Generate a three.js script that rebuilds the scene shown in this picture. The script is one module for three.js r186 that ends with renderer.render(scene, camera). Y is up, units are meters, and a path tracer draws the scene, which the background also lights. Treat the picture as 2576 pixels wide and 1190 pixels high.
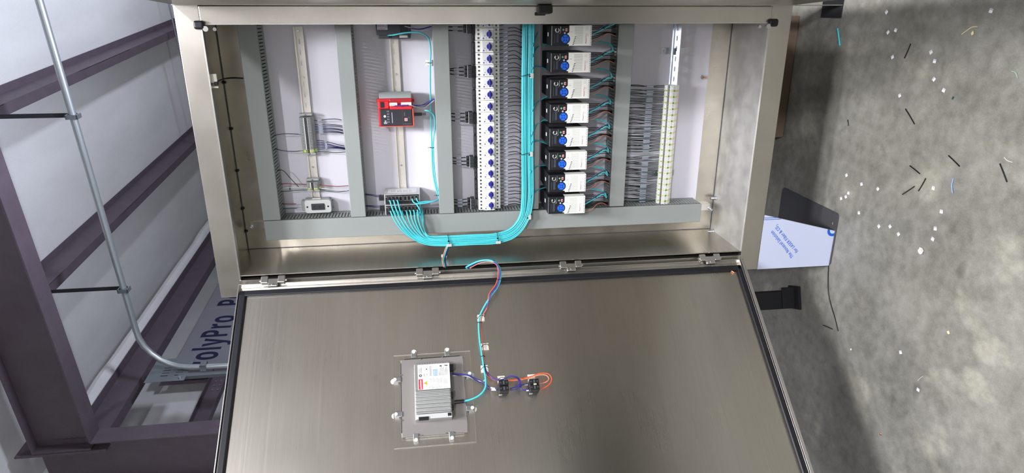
import * as THREE from 'three';
import { mergeGeometries } from 'three/addons/utils/BufferGeometryUtils.js';
import { RoundedBoxGeometry } from 'three/addons/geometries/RoundedBoxGeometry.js';
import { ImprovedNoise } from 'three/addons/math/ImprovedNoise.js';
import { RectAreaLightUniformsLib } from 'three/addons/lights/RectAreaLightUniformsLib.js';
RectAreaLightUniformsLib.init();

// ------------------------------------------------------------ camera, lamps, exposure
const scene = new THREE.Scene();
const V = (x, y, z) => new THREE.Vector3(x, y, z);
const FOCAL = 1601.5;                                        // pixels of a 2576 x 1190 frame
const EYE = V(0.9649, 1.7026, 2.358);
// the phone was held sideways: its right axis points at the floor
const RIGHT = V(0.943, -0.044, -0.329), UPV = V(0.0, 0.991, -0.132), BACK = V(0.332, 0.124, 0.935);
BACK.normalize(); RIGHT.addScaledVector(BACK, -RIGHT.dot(BACK)).normalize(); UPV.crossVectors(BACK, RIGHT);
const camera = new THREE.PerspectiveCamera(2 * Math.atan(595 / FOCAL) * 180 / Math.PI, 2576 / 1190, 0.05, 60);
camera.position.copy(EYE);
camera.quaternion.setFromRotationMatrix(new THREE.Matrix4().makeBasis(UPV.clone().negate(), RIGHT, BACK));
scene.add(camera);
const renderer = new THREE.WebGLRenderer({ antialias: true });
renderer.toneMapping = THREE.LinearToneMapping;
renderer.toneMappingExposure = 1.7;
renderer.shadowMap.enabled = true;
scene.background = new THREE.Color(0x05060a);
const LAMPS = [   // building u, height, building w, width, length, brightness, uplight
  [1.55, 5.2, 1.45, 0.42, 0.42, 158, 0],
  [1.8, 5.2, 2.45, 0.8, 0.8, 72, 0],
  [0.42, 2.0, -2.6, 0.5, 0.5, 0, 135],
  [6.2, 5.2, 3.0, 0.6, 0.6, 26, 0],
  [3.4, 3.2, -6.5, 0.6, 0.6, 0, 170],
  [5.2, 3.4, 2.2, 0.6, 0.6, 0, 42],
  [5.2, 5.2, 8.6, 0.7, 0.7, 470, 0],
];
const YAW = -0.1173;                                          // the building against the cabinet

// ------------------------------------------------------------ helpers
const rngOf = (s) => () => { s |= 0; s = s + 0x6D2B79F5 | 0; let t = Math.imul(s ^ s >>> 15, 1 | s); t = t + Math.imul(t ^ t >>> 7, 61 | t) ^ t; return ((t ^ t >>> 14) >>> 0) / 4294967296; };
const rnd = rngOf(77);
const ray = (ix, iy) => V(0, 0, 0).addScaledVector(RIGHT, 595 - iy).addScaledVector(UPV, 1288 - ix).addScaledVector(BACK, -FOCAL);
const hit = (ix, iy, n, d) => { const r = ray(ix, iy); return EYE.clone().addScaledVector(r, (d - n.dot(EYE)) / n.dot(r)); };   // a sight line meets a plane of the place
const onZ = (ix, iy, z) => hit(ix, iy, V(0, 0, 1), z);
const onFloor = (ix, iy, y = 0) => hit(ix, iy, V(0, 1, 0), y);
const DA = 0.6891, HINGE = V(-0.0057, 0, 0.03), DN = V(Math.cos(DA), 0, Math.sin(DA)), DX = V(-Math.sin(DA), 0, Math.cos(DA));
const DOORTURN = Math.atan2(DX.z, -DX.x);
const doorP = (s, y, off) => HINGE.clone().addScaledVector(DX, s).addScaledVector(DN, off).setY(y);
const SKIN = -0.014;
const onDoor = (ix, iy, off = SKIN) => hit(ix, iy, DN, DN.dot(HINGE) + off);
const used = {};
const numbered = (n) => { const k = used[n] = (used[n] ?? -1) + 1; return k ? n + '_' + String(k).padStart(3, '0') : n; };
const UNITS = ['', 'first', 'second', 'third', 'fourth', 'fifth', 'sixth', 'seventh', 'eighth', 'ninth', 'tenth', 'eleventh', 'twelfth', 'thirteenth', 'fourteenth', 'fifteenth', 'sixteenth', 'seventeenth', 'eighteenth', 'nineteenth'], TENS = [['', ''], ['', ''], ['twenty', 'twentieth'], ['thirty', 'thirtieth'], ['forty', 'fortieth'], ['fifty', 'fiftieth'], ['sixty', 'sixtieth'], ['seventy', 'seventieth'], ['eighty', 'eightieth']];
const nth = (n) => n < 20 ? UNITS[n] : n % 10 ? TENS[Math.floor(n / 10)][0] + '-' + UNITS[n % 10] : TENS[n / 10][1];   // 1 -> first
const ORD = [...Array(40).keys()].map((i) => nth(i + 1));
const tag = (o, label, category, group, kind) => { o.userData = {}; if (label) o.userData.label = label; if (category) o.userData.category = category; if (group) o.userData.group = group; if (kind) o.userData.kind = kind; return o; };
const thing = (name, label, category, p = V(0, 0, 0), turn = 0, group) => { const o = new THREE.Group(); o.name = numbered(name); o.position.copy(p); o.rotation.y = turn; scene.add(o); return tag(o, label, category, group); };
const merge = (g) => { g = Array.isArray(g) ? g : [g]; if (g.length === 1) return g[0]; g = g.map((q) => { q = q.index ? q.toNonIndexed() : q; for (const k of Object.keys(q.attributes)) if (!['position', 'normal', 'uv'].includes(k)) q.deleteAttribute(k); return q; }); return mergeGeometries(g); };
const part = (name, g, m, parent) => { const o = new THREE.Mesh(merge(g), m); o.name = parent ? name : numbered(name); (parent ?? scene).add(o); return o; };
const solo = (name, g, m, label, category, group) => tag(part(name, g, m), label, category, group);
const struct = (name, g, m, label) => { const o = part(name, g, m); o.userData = { kind: 'structure' }; if (label) o.userData.label = label; return o; };
const dup = (r, name, label, p, turn) => { const c = r.clone(); c.name = numbered(name); c.userData = { ...r.userData }; if (label) c.userData.label = label; if (p) c.position.copy(p); if (turn !== undefined) c.rotation.y = turn; scene.add(c); return c; };
const muv = (g) => {                                          // uv in metres by the way each face looks
  g = g.index ? g.toNonIndexed() : g; g.computeVertexNormals();
  const p = g.attributes.position, n = g.attributes.normal, uv = new Float32Array(p.count * 2);
  for (let i = 0; i < p.count; i++) { const ax = Math.abs(n.getX(i)), ay = Math.abs(n.getY(i)), az = Math.abs(n.getZ(i)); const [a, b] = az >= ax && az >= ay ? [p.getX(i), p.getY(i)] : ax >= ay ? [p.getZ(i), p.getY(i)] : [p.getX(i), p.getZ(i)]; uv[2 * i] = a; uv[2 * i + 1] = b; }
  g.setAttribute('uv', new THREE.BufferAttribute(uv, 2)); return g;
};
const bx = (w, h, d, x = 0, y = 0, z = 0) => new THREE.BoxGeometry(w, h, d).translate(x, y, z);
const bb = (x0, x1, y0, y1, z0, z1) => bx(x1 - x0, y1 - y0, z1 - z0, (x0 + x1) / 2, (y0 + y1) / 2, (z0 + z1) / 2);
const rb = (w, h, d, r, x = 0, y = 0, z = 0, s = 2) => new RoundedBoxGeometry(w, h, d, s, Math.min(r, w / 2.01, h / 2.01, d / 2.01)).translate(x, y, z);
const cyl = (r, h, x = 0, y = 0, z = 0, axis = 'z', r2 = r, seg = 16) => { const g = new THREE.CylinderGeometry(r2, r, h, seg); if (axis === 'z') g.rotateX(Math.PI / 2); if (axis === 'x') g.rotateZ(-Math.PI / 2); return g.translate(x, y, z); };
const tube = (pts, r, n = 24, rs = 7) => new THREE.TubeGeometry(new THREE.CatmullRomCurve3(pts, false, 'centripetal'), n, r, rs, false);
const ext = (pts, d, bev = 0, holes = []) => { const s = new THREE.Shape(pts.map(([x, y]) => new THREE.Vector2(x, y))); for (const h of holes) s.holes.push(new THREE.Path(h.map(([x, y]) => new THREE.Vector2(x, y)))); return new THREE.ExtrudeGeometry(s, { depth: d, bevelEnabled: bev > 0, bevelSize: bev, bevelThickness: bev, bevelSegments: 2, curveSegments: 10 }); };
const rr = (x0, x1, y0, y1, r, n = 4) => { const o = []; for (const [cx, cy, a] of [[x1 - r, y1 - r, 0], [x0 + r, y1 - r, 1], [x0 + r, y0 + r, 2], [x1 - r, y0 + r, 3]]) for (let i = 0; i <= n; i++) { const t = (a + i / n) * Math.PI / 2; o.push([cx + r * Math.cos(t), cy + r * Math.sin(t)]); } return o; };

// ------------------------------------------------------------ procedural textures
const noise = new ImprovedNoise();
const fbm = (x, y, o, z = 0) => { let a = 0, s = 1, t = 0; for (let i = 0; i < o; i++) { a += s * noise.noise(x, y, z + i * 7.3); t += s; s *= 0.55; x *= 2.1; y *= 2.1; } return a / t; };
function dataTex(w, h, fn, srgb, metres = 1, metresY = metres) {
  const d = new Uint8Array(w * h * 4);
  for (let j = 0; j < h; j++) for (let i = 0; i < w; i++) { const c = fn(i / w, j / h, i, j), k = (j * w + i) * 4; for (let q = 0; q < 3; q++) d[k + q] = Math.max(0, Math.min(255, Array.isArray(c) ? c[q] : c)); d[k + 3] = 255; }
  const t = new THREE.DataTexture(d, w, h); t.magFilter = THREE.LinearFilter; t.minFilter = THREE.LinearMipmapLinearFilter; t.generateMipmaps = true; t.wrapS = t.wrapT = THREE.MirroredRepeatWrapping; if (srgb) t.colorSpace = THREE.SRGBColorSpace; t.repeat.set(1 / metres, 1 / metresY); t.needsUpdate = true; return t;
}
function canvasTex(w, h, draw) { const c = document.createElement('canvas'); c.width = w; c.height = h; const x = c.getContext('2d'); draw(x, w, h); const t = new THREE.CanvasTexture(c); t.colorSpace = THREE.SRGBColorSpace; t.anisotropy = 8; return t; }
const std = (color, roughness = 0.6, metalness = 0, o = {}) => new THREE.MeshStandardMaterial({ color, roughness, metalness, ...o });
const r1 = rngOf(5);
const streak = new Float32Array(1024); for (let i = 0; i < 1024; i++) streak[i] = r1();
// brushed door skin: fine grain along the height, wiping marks
const brushedRough = dataTex(1024, 1024, (u, v, i, j) => 92 + 9 * (streak[j] - 0.5) + 10 * fbm(u * 3, v * 3, 3, 2), false, 1.1);
const brushedCol = dataTex(512, 512, (u, v, i, j) => { const c = 200 + 9 * fbm(u * 2, v * 12, 4, 9) + 4 * (streak[j] - 0.5); return [c, c - 5, c - 14]; }, true, 1.1);
const millRough = dataTex(512, 512, (u, v) => 105 + 50 * fbm(u * 9, v * 9, 5, 4) + 14 * (r1() - 0.5), false, 0.8);
const millCol = dataTex(512, 512, (u, v) => { const c = 216 + 14 * fbm(u * 14, v * 9, 5, 1); return [c, c - 1, c - 5]; }, true, 0.8);
const door_steel = new THREE.MeshPhysicalMaterial({ color: 0xffffff, map: brushedCol, metalness: 1, roughness: 0.82, roughnessMap: brushedRough, anisotropy: 0.78, anisotropyRotation: 0 });
const flangeRough = dataTex(512, 512, (u, v) => 94 + 20 * fbm(u * 6, v * 6, 3, 31), false, 1.3), flangeCol = dataTex(512, 512, (u, v) => { const c = 205 + 10 * fbm(u * 7, v * 7, 3, 33); return [c, c - 4, c - 14]; }, true, 1.1);
const flange_steel = new THREE.MeshPhysicalMaterial({ color: 0xffffff, map: flangeCol, metalness: 1, roughness: 0.82, roughnessMap: flangeRough, anisotropy: 0, anisotropyRotation: 0 });
const mill_steel = new THREE.MeshPhysicalMaterial({ color: 0xe2ded4, map: millCol, metalness: 1, roughness: 0.85, roughnessMap: millRough });
const dullRough = dataTex(512, 512, (u, v) => 150 + 70 * fbm(u * 10, v * 10, 5, 21) + 12 * (r1() - 0.5), false, 0.7);
const dull_steel = new THREE.MeshPhysicalMaterial({ color: 0xffffff, map: millCol, metalness: 0.9, roughness: 1, roughnessMap: dullRough });
const bright_steel = std(0xd6d5d1, 0.3, 1), zinc = std(0xc3c8cc, 0.32, 1), dark_steel = std(0x3a3c40, 0.5, 0.6);
const M = {
  panel: std(0xd2d1d9, 0.42), duct: std(0x8a908d, 0.55), ductIn: std(0x6f7775, 0.7), black: std(0x141518, 0.45), blackMatte: std(0x101114, 0.8), rubber: std(0x14161b, 0.42),
  teal: std(0x4cc8d2, 0.42), tealDark: std(0x2a97a2, 0.45), navy: std(0x20235a, 0.4), purple: std(0x3a3494, 0.4), orange: std(0xf0592a, 0.4), wire: std(0x0e0e12, 0.4), green: std(0x1f4f4a, 0.45), red: std(0x8b2535, 0.45), whiteWire: std(0xd8d4d0, 0.5), peach: std(0xe08a6e, 0.45),
  white: std(0xf0f0ec, 0.5), cover: std(0xe6e8e0, 0.48), greyPlastic: std(0x9aa09f, 0.5), lightPlastic: std(0xb9bdba, 0.45), charcoal: std(0x3b3f47, 0.5), sleeve: std(0x939cab, 0.5), redPlastic: std(0xc01f2a, 0.42), blue: std(0x1f62d8, 0.35), blueKnob: std(0x23298c, 0.32), led: std(0x3a4048, 0.2),
  terminal: std(0xf3f4f0, 0.5), terminalGrey: std(0x9b9f9c, 0.55), yellow: std(0xe3e29c, 0.5), groundGreen: std(0x4e8d3c, 0.5), hole: std(0x0a0a0b, 0.9), screw: std(0x8a8c8e, 0.35, 1), copper: std(0xd08560, 0.3, 1), tieMount: std(0xe9e6d8, 0.55), cardboard: std(0x6e5d4e, 0.85), ivory: std(0xe7d9a8, 0.6), railZinc: std(0xd9d6cc, 0.45, 0.7), silver: std(0xc4c6c4, 0.36, 0.85),
};

// ------------------------------------------------------------ the building shell
const rotB = (u, y, w) => V(u * Math.cos(YAW) + w * Math.sin(YAW), y, -u * Math.sin(YAW) + w * Math.cos(YAW));
const concrete = dataTex(2048, 2048, (u, v) => {
  const X = u * 6, Y = v * 6;
  const big = fbm(X * 0.6, Y * 0.6, 3, 1), mid = fbm(X * 2.6 + big, Y * 1.9, 5, 3), fine = fbm(X * 14, Y * 14, 4, 6), pale = Math.max(0, fbm(X * 3.5 + 4, Y * 2.2, 5, 8) - 0.13) * 2.4, dark = Math.max(0, fbm(X * 8 + 9, Y * 8, 4, 12) - 0.2) * 1.2;
  const c = 130 + 12 * big + 32 * mid + 30 * fine + 38 * pale - 60 * dark + 14 * (r1() - 0.5);
  return [c + 3 + 3 * pale, c + 2 + 2 * pale, c - 6 - 6 * pale];
}, true, 4);
const floorRough = dataTex(512, 512, (u, v) => 150 + 90 * fbm(u * 8, v * 8, 5, 14), false, 2);
const insul = dataTex(512, 512, (u, v) => { const c = 205 + 16 * fbm(u * 6, v * 2, 4, 2) + 6 * (r1() - 0.5); return [c, c - 1, c - 2]; }, true, 3);
const insulBump = dataTex(256, 512, (u, v) => 128 + 90 * fbm(u * 3, v * 1.2, 3, 5) + (r1() - 0.5) * 16, false, 2);
const whiteInsul = std(0xffffff, 0.7, 0, { map: insul, bumpMap: insulBump, bumpScale: 0.02 });
const shopWall = dataTex(256, 256, (u, v) => { const c = 96 + 12 * fbm(u * 6, v * 6, 4, 3); return [c + 2, c, c - 4]; }, true, 3);
const darkWall = std(0xffffff, 0.75, 0, { map: shopWall });
const UL = -4.0, UR = 9, WB = -13, WF = 10.5, CEIL = 5.86;
const shell = (name, g, m, label) => { const o = struct(name, muv(g), m, label); o.rotation.y = YAW; return o; };
shell('floor', bb(UL - 0.2, UR + 0.2, -0.2, 0, WB - 0.2, WF + 0.2), std(0xffffff, 0.8, 0, { map: concrete, roughnessMap: floorRough }), 'bare mottled grey concrete floor with pale scuffs');
shell('ceiling', bb(UL - 0.2, UR + 0.2, CEIL, CEIL + 0.2, WB - 0.2, WF + 0.2), whiteInsul, 'white faced roof insulation between the purlins');
shell('wall_left', bb(UL - 0.2, UL, 0, CEIL, WB, WF), whiteInsul, 'white faced wall insulation behind the steel frame');
shell('wall_back', bb(UL, UR, 0, CEIL, WB - 0.2, WB), whiteInsul);
shell('wall_right', bb(UR, UR + 0.2, 0, CEIL, WB, WF), darkWall);
shell('wall_front', bb(UL, UR, 0, CEIL, WF, WF + 0.2), whiteInsul, 'white faced insulation on the wall behind the photographer');

// four panel lamps hang over the work place; three work lights on stands are turned up at the white roof
for (const [i, [u, y, w, a, b, L, P]] of LAMPS.entries()) {
  const t = thing(L ? 'panel_lamp' : 'work_light', ['white square panel lamp hanging right above the cabinet', 'white square panel lamp hanging behind the photographer', 'work light on a stand turned up at the roof, hidden behind the cabinet', 'white square panel lamp hanging far to the right of the cabinet', 'work light on a stand turned up at the roof, far beyond the cabinet', 'work light on a stand turned up at the roof, to the right of the cabinet', 'white square panel lamp hanging far behind the photographer'][i], 'lamp', L ? rotB(u, y, w) : rotB(u, 0, w), YAW);
  const drop = CEIL - y - 0.085, h = L ? 0 : y, glow = new THREE.MeshStandardMaterial({ color: 0xffffff, emissive: L ? 0xfff6ea : 0xe4ebff, emissiveIntensity: 6, roughness: 0.6 });
  if (L) for (const s of [-1, 1]) part('rod', cyl(0.005, drop, s * (a / 2 + 0.01), 0.08 + drop / 2, 0, 'y'), M.white, t);
  else { part('pole', cyl(0.02, y - 0.01, 0, y / 2, 0, 'y'), dark_steel, t); for (const s of [0, 1, 2]) part('foot', bx(0.5, 0.03, 0.04, 0.25, 0.015, 0).rotateY(s * 2.094), dark_steel, t); }
  part('housing', rb(a + 0.06, 0.05, b + 0.06, 0.01, 0, h + (L ? 0.055 : 0.02), 0), M.white, t);
  part('diffuser', bx(a, 0.01, b, 0, h + (L ? 0.024 : 0.052), 0), glow, t);
  const l = new THREE.RectAreaLight(L ? 0xf9f8ff : 0xe4ebff, L || P, a, b); l.position.copy(rotB(u, y + (L ? 0.014 : 0.062), w)); l.rotation.set(L ? -Math.PI / 2 : Math.PI / 2, YAW, 0, 'YXZ'); scene.add(l);
}

// ------------------------------------------------------------ steel frame of the building
const maroon = std(0xffffff, 0.62, 0.1, { map: dataTex(256, 256, (u, v) => { const c = 82 + 10 * fbm(u * 7, v * 7, 4, 4) + 6 * (r1() - 0.5); return [c + 5, c - 6, c + 3]; }, true, 1.2) });
const galv = std(0x8b9297, 0.42, 0.7);
const bthing = (name, label, cat, u, y, w, group) => thing(name, label, cat, rotB(u, y, w), YAW, group);
{
  const t = bthing('roof_beam', 'deep dark maroon roof beam across the upper bays, meeting the column', 'beam', -3.32, 5.066, -3);
  part('bottom_flange', muv(bb(0, 12, 0, 0.014, -0.1, 0.1)), maroon, t); part('web', muv(bb(0, 12, 0.014, 0.53, -0.006, 0.006)), maroon, t); part('top_flange', muv(bb(-0.1, 12, 0.53, 0.544, -0.1, 0.1)), maroon, t);
  part('end_plate', muv(bb(-0.115, -0.095, -0.12, 0.70, -0.11, 0.11)), maroon, t);
  part('stiffener', muv(bb(-0.09, -0.07, 0.014, 0.53, 0, 0.1)), maroon, t);
}
{
  const t = bthing('steel_column', 'dark maroon steel column under the roof beam at the wall', 'column', -3.32, 0, -3);
  part('inner_flange', muv(bb(-0.014, 0, 0, 5.066, -0.1, 0.1)), maroon, t); part('web', muv(bb(-0.6, -0.014, 0, 5.6, -0.006, 0.006)), maroon, t); part('outer_flange', muv(bb(-0.614, -0.6, 0, 5.75, -0.1, 0.1)), maroon, t);
  part('base_plate', muv(bb(-0.65, 0.03, 0, 0.02, -0.14, 0.14)), maroon, t);
}
const PUR = [-0.335, -2.14, 1.47, 3.27, 5.07, 6.87];
const purLabel = ['maroon purlin nearest the cabinet, carrying the conduit hanger', 'maroon purlin between the eave and the conduit hanger, second from the wall', 'maroon purlin right above the cabinet, out of the light', 'maroon purlin far to the right of the cabinet, third from the last', 'maroon purlin far to the right, next to the last', 'maroon purlin farthest from the insulated wall'];
PUR.forEach((u, i) => { const t = bthing('roof_purlin', purLabel[i], 'purlin', u, 5.61, -13 + 0.01); const L = 23.4;
  part('web', muv(bb(-0.004, 0.004, 0, 0.24, 0, L)), maroon, t); part('bottom_flange', muv(bb(-0.1, 0, 0, 0.006, 0, L)), maroon, t); part('lip', muv(bb(-0.104, -0.1, 0, 0.03, 0, L)), maroon, t); part('top_flange', muv(bb(0, 0.08, 0.234, 0.24, 0, L)), maroon, t); });
{
  const t = bthing('eave_strut', 'dark eave strut running away along the top of the wall', 'beam', -3.34, 4.98, -12.9);
  part('web', muv(bb(-0.006, 0, 0, 0.25, 0, 9.78)), maroon, t); part('bottom_flange', muv(bb(-0.12, -0.006, 0, 0.006, 0, 9.78)), maroon, t); part('top_flange', muv(bb(0, 0.1, 0.244, 0.25, 0, 9.78)), maroon, t); part('lip', muv(bb(-0.126, -0.12, 0, 0.05, 0, 9.78)), maroon, t);
  const rl = []; for (let i = 0; i <= 26; i++) rl.push(V(-3.36 + 0.03 * fbm(i * 0.7, 2, 3), 5.36 + 0.03 * fbm(i * 0.6, 7, 3), -3.15 - i * 0.37));
  solo('insulation_roll', muv(tube(rl, 0.095, 80, 12)), whiteInsul, 'puffy white roll of insulation tucked along the eave strut', 'insulation').rotation.y = YAW;
}
{
  const t = bthing('wall_girt', 'reddish horizontal girt with bolt holes between column and wall post', 'girt', -3.7, 4.2, -4.4);
  part('web', [muv(bb(-0.006, 0, 0, 0.2, 0, 1.34))], maroon, t); part('top_flange', muv(bb(0, 0.07, 0.194, 0.2, 0, 1.34)), maroon, t); part('bottom_flange', muv(bb(0, 0.07, 0, 0.006, 0, 1.34)), maroon, t);
  for (const z of [0.1, 0.18, 0.26, 0.34]) for (const y of [0.07, 0.13]) part('bolt', cyl(0.012, 0.012, 0.004, y, z, 'x', 0.012, 8), galv, t);
}
{
  const t = bthing('wall_post', 'dark channel post beside the conduit drop', 'post', -3.82, 0, -4.46);
  part('web', muv(bb(0, 0.15, 0, 5.05, -0.006, 0.006)), maroon, t); part('flange', muv(bb(0.144, 0.15, 0, 5.05, -0.09, 0.09)), maroon, t); part('flange', muv(bb(0, 0.006, 0, 5.05, -0.09, 0.09)), maroon, t);
  const g = bthing('slotted_plate', 'galvanised slotted bracket plate at the top of the wall post', 'bracket', -3.12, 4.36, -3.72);
  const holes = []; for (let i = 0; i < 5; i++) for (let j = 0; j < 2; j++) holes.push(rr(-0.11 + i * 0.045, -0.095 + i * 0.045, 0.05 + j * 0.14, 0.13 + j * 0.14, 0.01));
  part('plate', ext([[-0.2, 0], [0.2, 0], [0.2, 0.4], [-0.2, 0.4]], 0.004, 0, holes).rotateY(Math.PI / 2), galv, g); part('bolt', [cyl(0.016, 0.02, 0.012, 0.33, -0.15, 'x', 0.016, 6), cyl(0.016, 0.02, 0.012, 0.05, 0.16, 'x', 0.016, 6)], zinc, g);
  const q = bthing('wall_post', 'dark channel post far along the wall above the foam boards', 'post', -3.97, 0, -6.95);
  part('web', muv(bb(0, 0.1, 0, 5.0, -0.06, 0.06)), maroon, q);
}
{
  const w = -3.82, pts = [];
  for (let i = 0; i <= 12; i++) pts.push(V(8.5 - i * 0.92, 4.84, w));
  for (let i = 0; i <= 8; i++) { const a = i / 8 * Math.PI / 2; pts.push(V(-2.62 - 0.46 * Math.sin(a), 4.38 + 0.46 * Math.cos(a), w + 0.12 * i / 8)); }
  pts.push(V(-3.08, 4.0, -3.68), V(-3.08, 2, -3.68), V(-3.08, 0.02, -3.68));
  const c = solo('conduit', tube(pts, 0.031, 150, 12), std(0xa9b0b2, 0.38, 0.65), 'galvanised conduit running under the purlins and bending down the wall', 'conduit'); c.rotation.y = YAW;
  for (const [u, l] of [[-0.36, 'dark hanger strap from the purlin to the conduit'], [-2.16, 'short hanger strap at the second purlin holding the conduit']]) { const h = bthing('conduit_hanger', l, 'hanger', u, 4.79, w); part('strap', bb(-0.02, 0.02, 0.03, 0.82, -0.044, -0.036), dark_steel, h); part('clamp', [bb(-0.02, 0.02, 0.0, 0.012, -0.044, 0.04), bb(-0.02, 0.02, 0.09, 0.1, -0.044, 0.04), bb(-0.02, 0.02, 0, 0.1, 0.034, 0.04)], galv, h); }
  const k = bthing('conduit_strap', 'galvanised strap clamping the conduit drop to its channel', 'strap', -3.08, 4.2, -3.69); part('band', [bb(-0.03, 0.04, -0.03, 0.03, -0.045, -0.035), bb(-0.03, 0.04, -0.03, 0.03, 0.036, 0.045), bb(0.034, 0.042, -0.03, 0.03, -0.045, 0.045)], galv, k);
  const ch = bthing('strut_channel', 'galvanised strut channel behind the conduit drop', 'channel', -3.14, 0, -3.62); part('channel', bb(-0.02, 0.02, 0, 4.45, -0.03, 0.03), galv, ch);
  solo('hanger_rod', tube([V(0.3, 5.45, -8.4), V(-0.5, 5.45, -8.45), V(-1.9, 5.45, -8.52)], 0.012, 20, 6), galv, 'thin dark rod sloping past the far purlin beside the cabinet top', 'rod').rotation.y = YAW;
}
function foamBoard(w0, w1, top, label, draw, lean) {
  const t = bthing('foam_board', label, 'insulation', -3.8, 0, (w0 + w1) / 2); const L = Math.abs(w1 - w0);
  part('foam', muv(bb(-0.05, 0, 3.4, top, -L / 2, L / 2)), std(0xc9c6bd, 0.8), t);
  const f = new THREE.PlaneGeometry(L, top - 3.4).rotateY(Math.PI / 2).translate(0.0015, (top + 3.4) / 2, 0);
  part('printed_face', f, std(0xffffff, 0.55, 0.15, { map: canvasTex(1024, Math.round(1024 * (top - 3.4) / L), draw) }), t);
}
const boardPrint = (first) => (x, W, H) => {
  x.fillStyle = '#8f8f97'; x.fillRect(0, 0, W, H); const k = W / (first ? 1.49 : 2.4);
  x.fillStyle = '#25244a'; x.textAlign = 'left'; x.textBaseline = 'alphabetic'; x.save(); x.translate(0.03 * k, 0.49 * k); x.scale(0.72, 1); x.font = `bold ${0.48 * k}px sans-serif`; x.fillText('PolyPro', 0, 0); x.restore();
  x.font = `bold ${0.07 * k}px sans-serif`; x.fillText('EPS INSULATION BOARD', 0.62 * k, 0.68 * k);
  x.fillStyle = '#4c4b63'; x.font = `${0.03 * k}px sans-serif`; for (let i = 0; i < 7; i++) x.fillText('Rigid insulation board. Keep dry and away from flame.', 0.62 * k, (0.75 + i * 0.042) * k);
};
foamBoard(-4.56, -6.05, 5.0, 'grey foam board with big dark letters, nearer one beside the conduit', boardPrint(true));
foamBoard(-6.06, -8.46, 5.0, 'grey foam board with big dark letters, farther one behind the cabinet corner', boardPrint(false));

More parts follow.
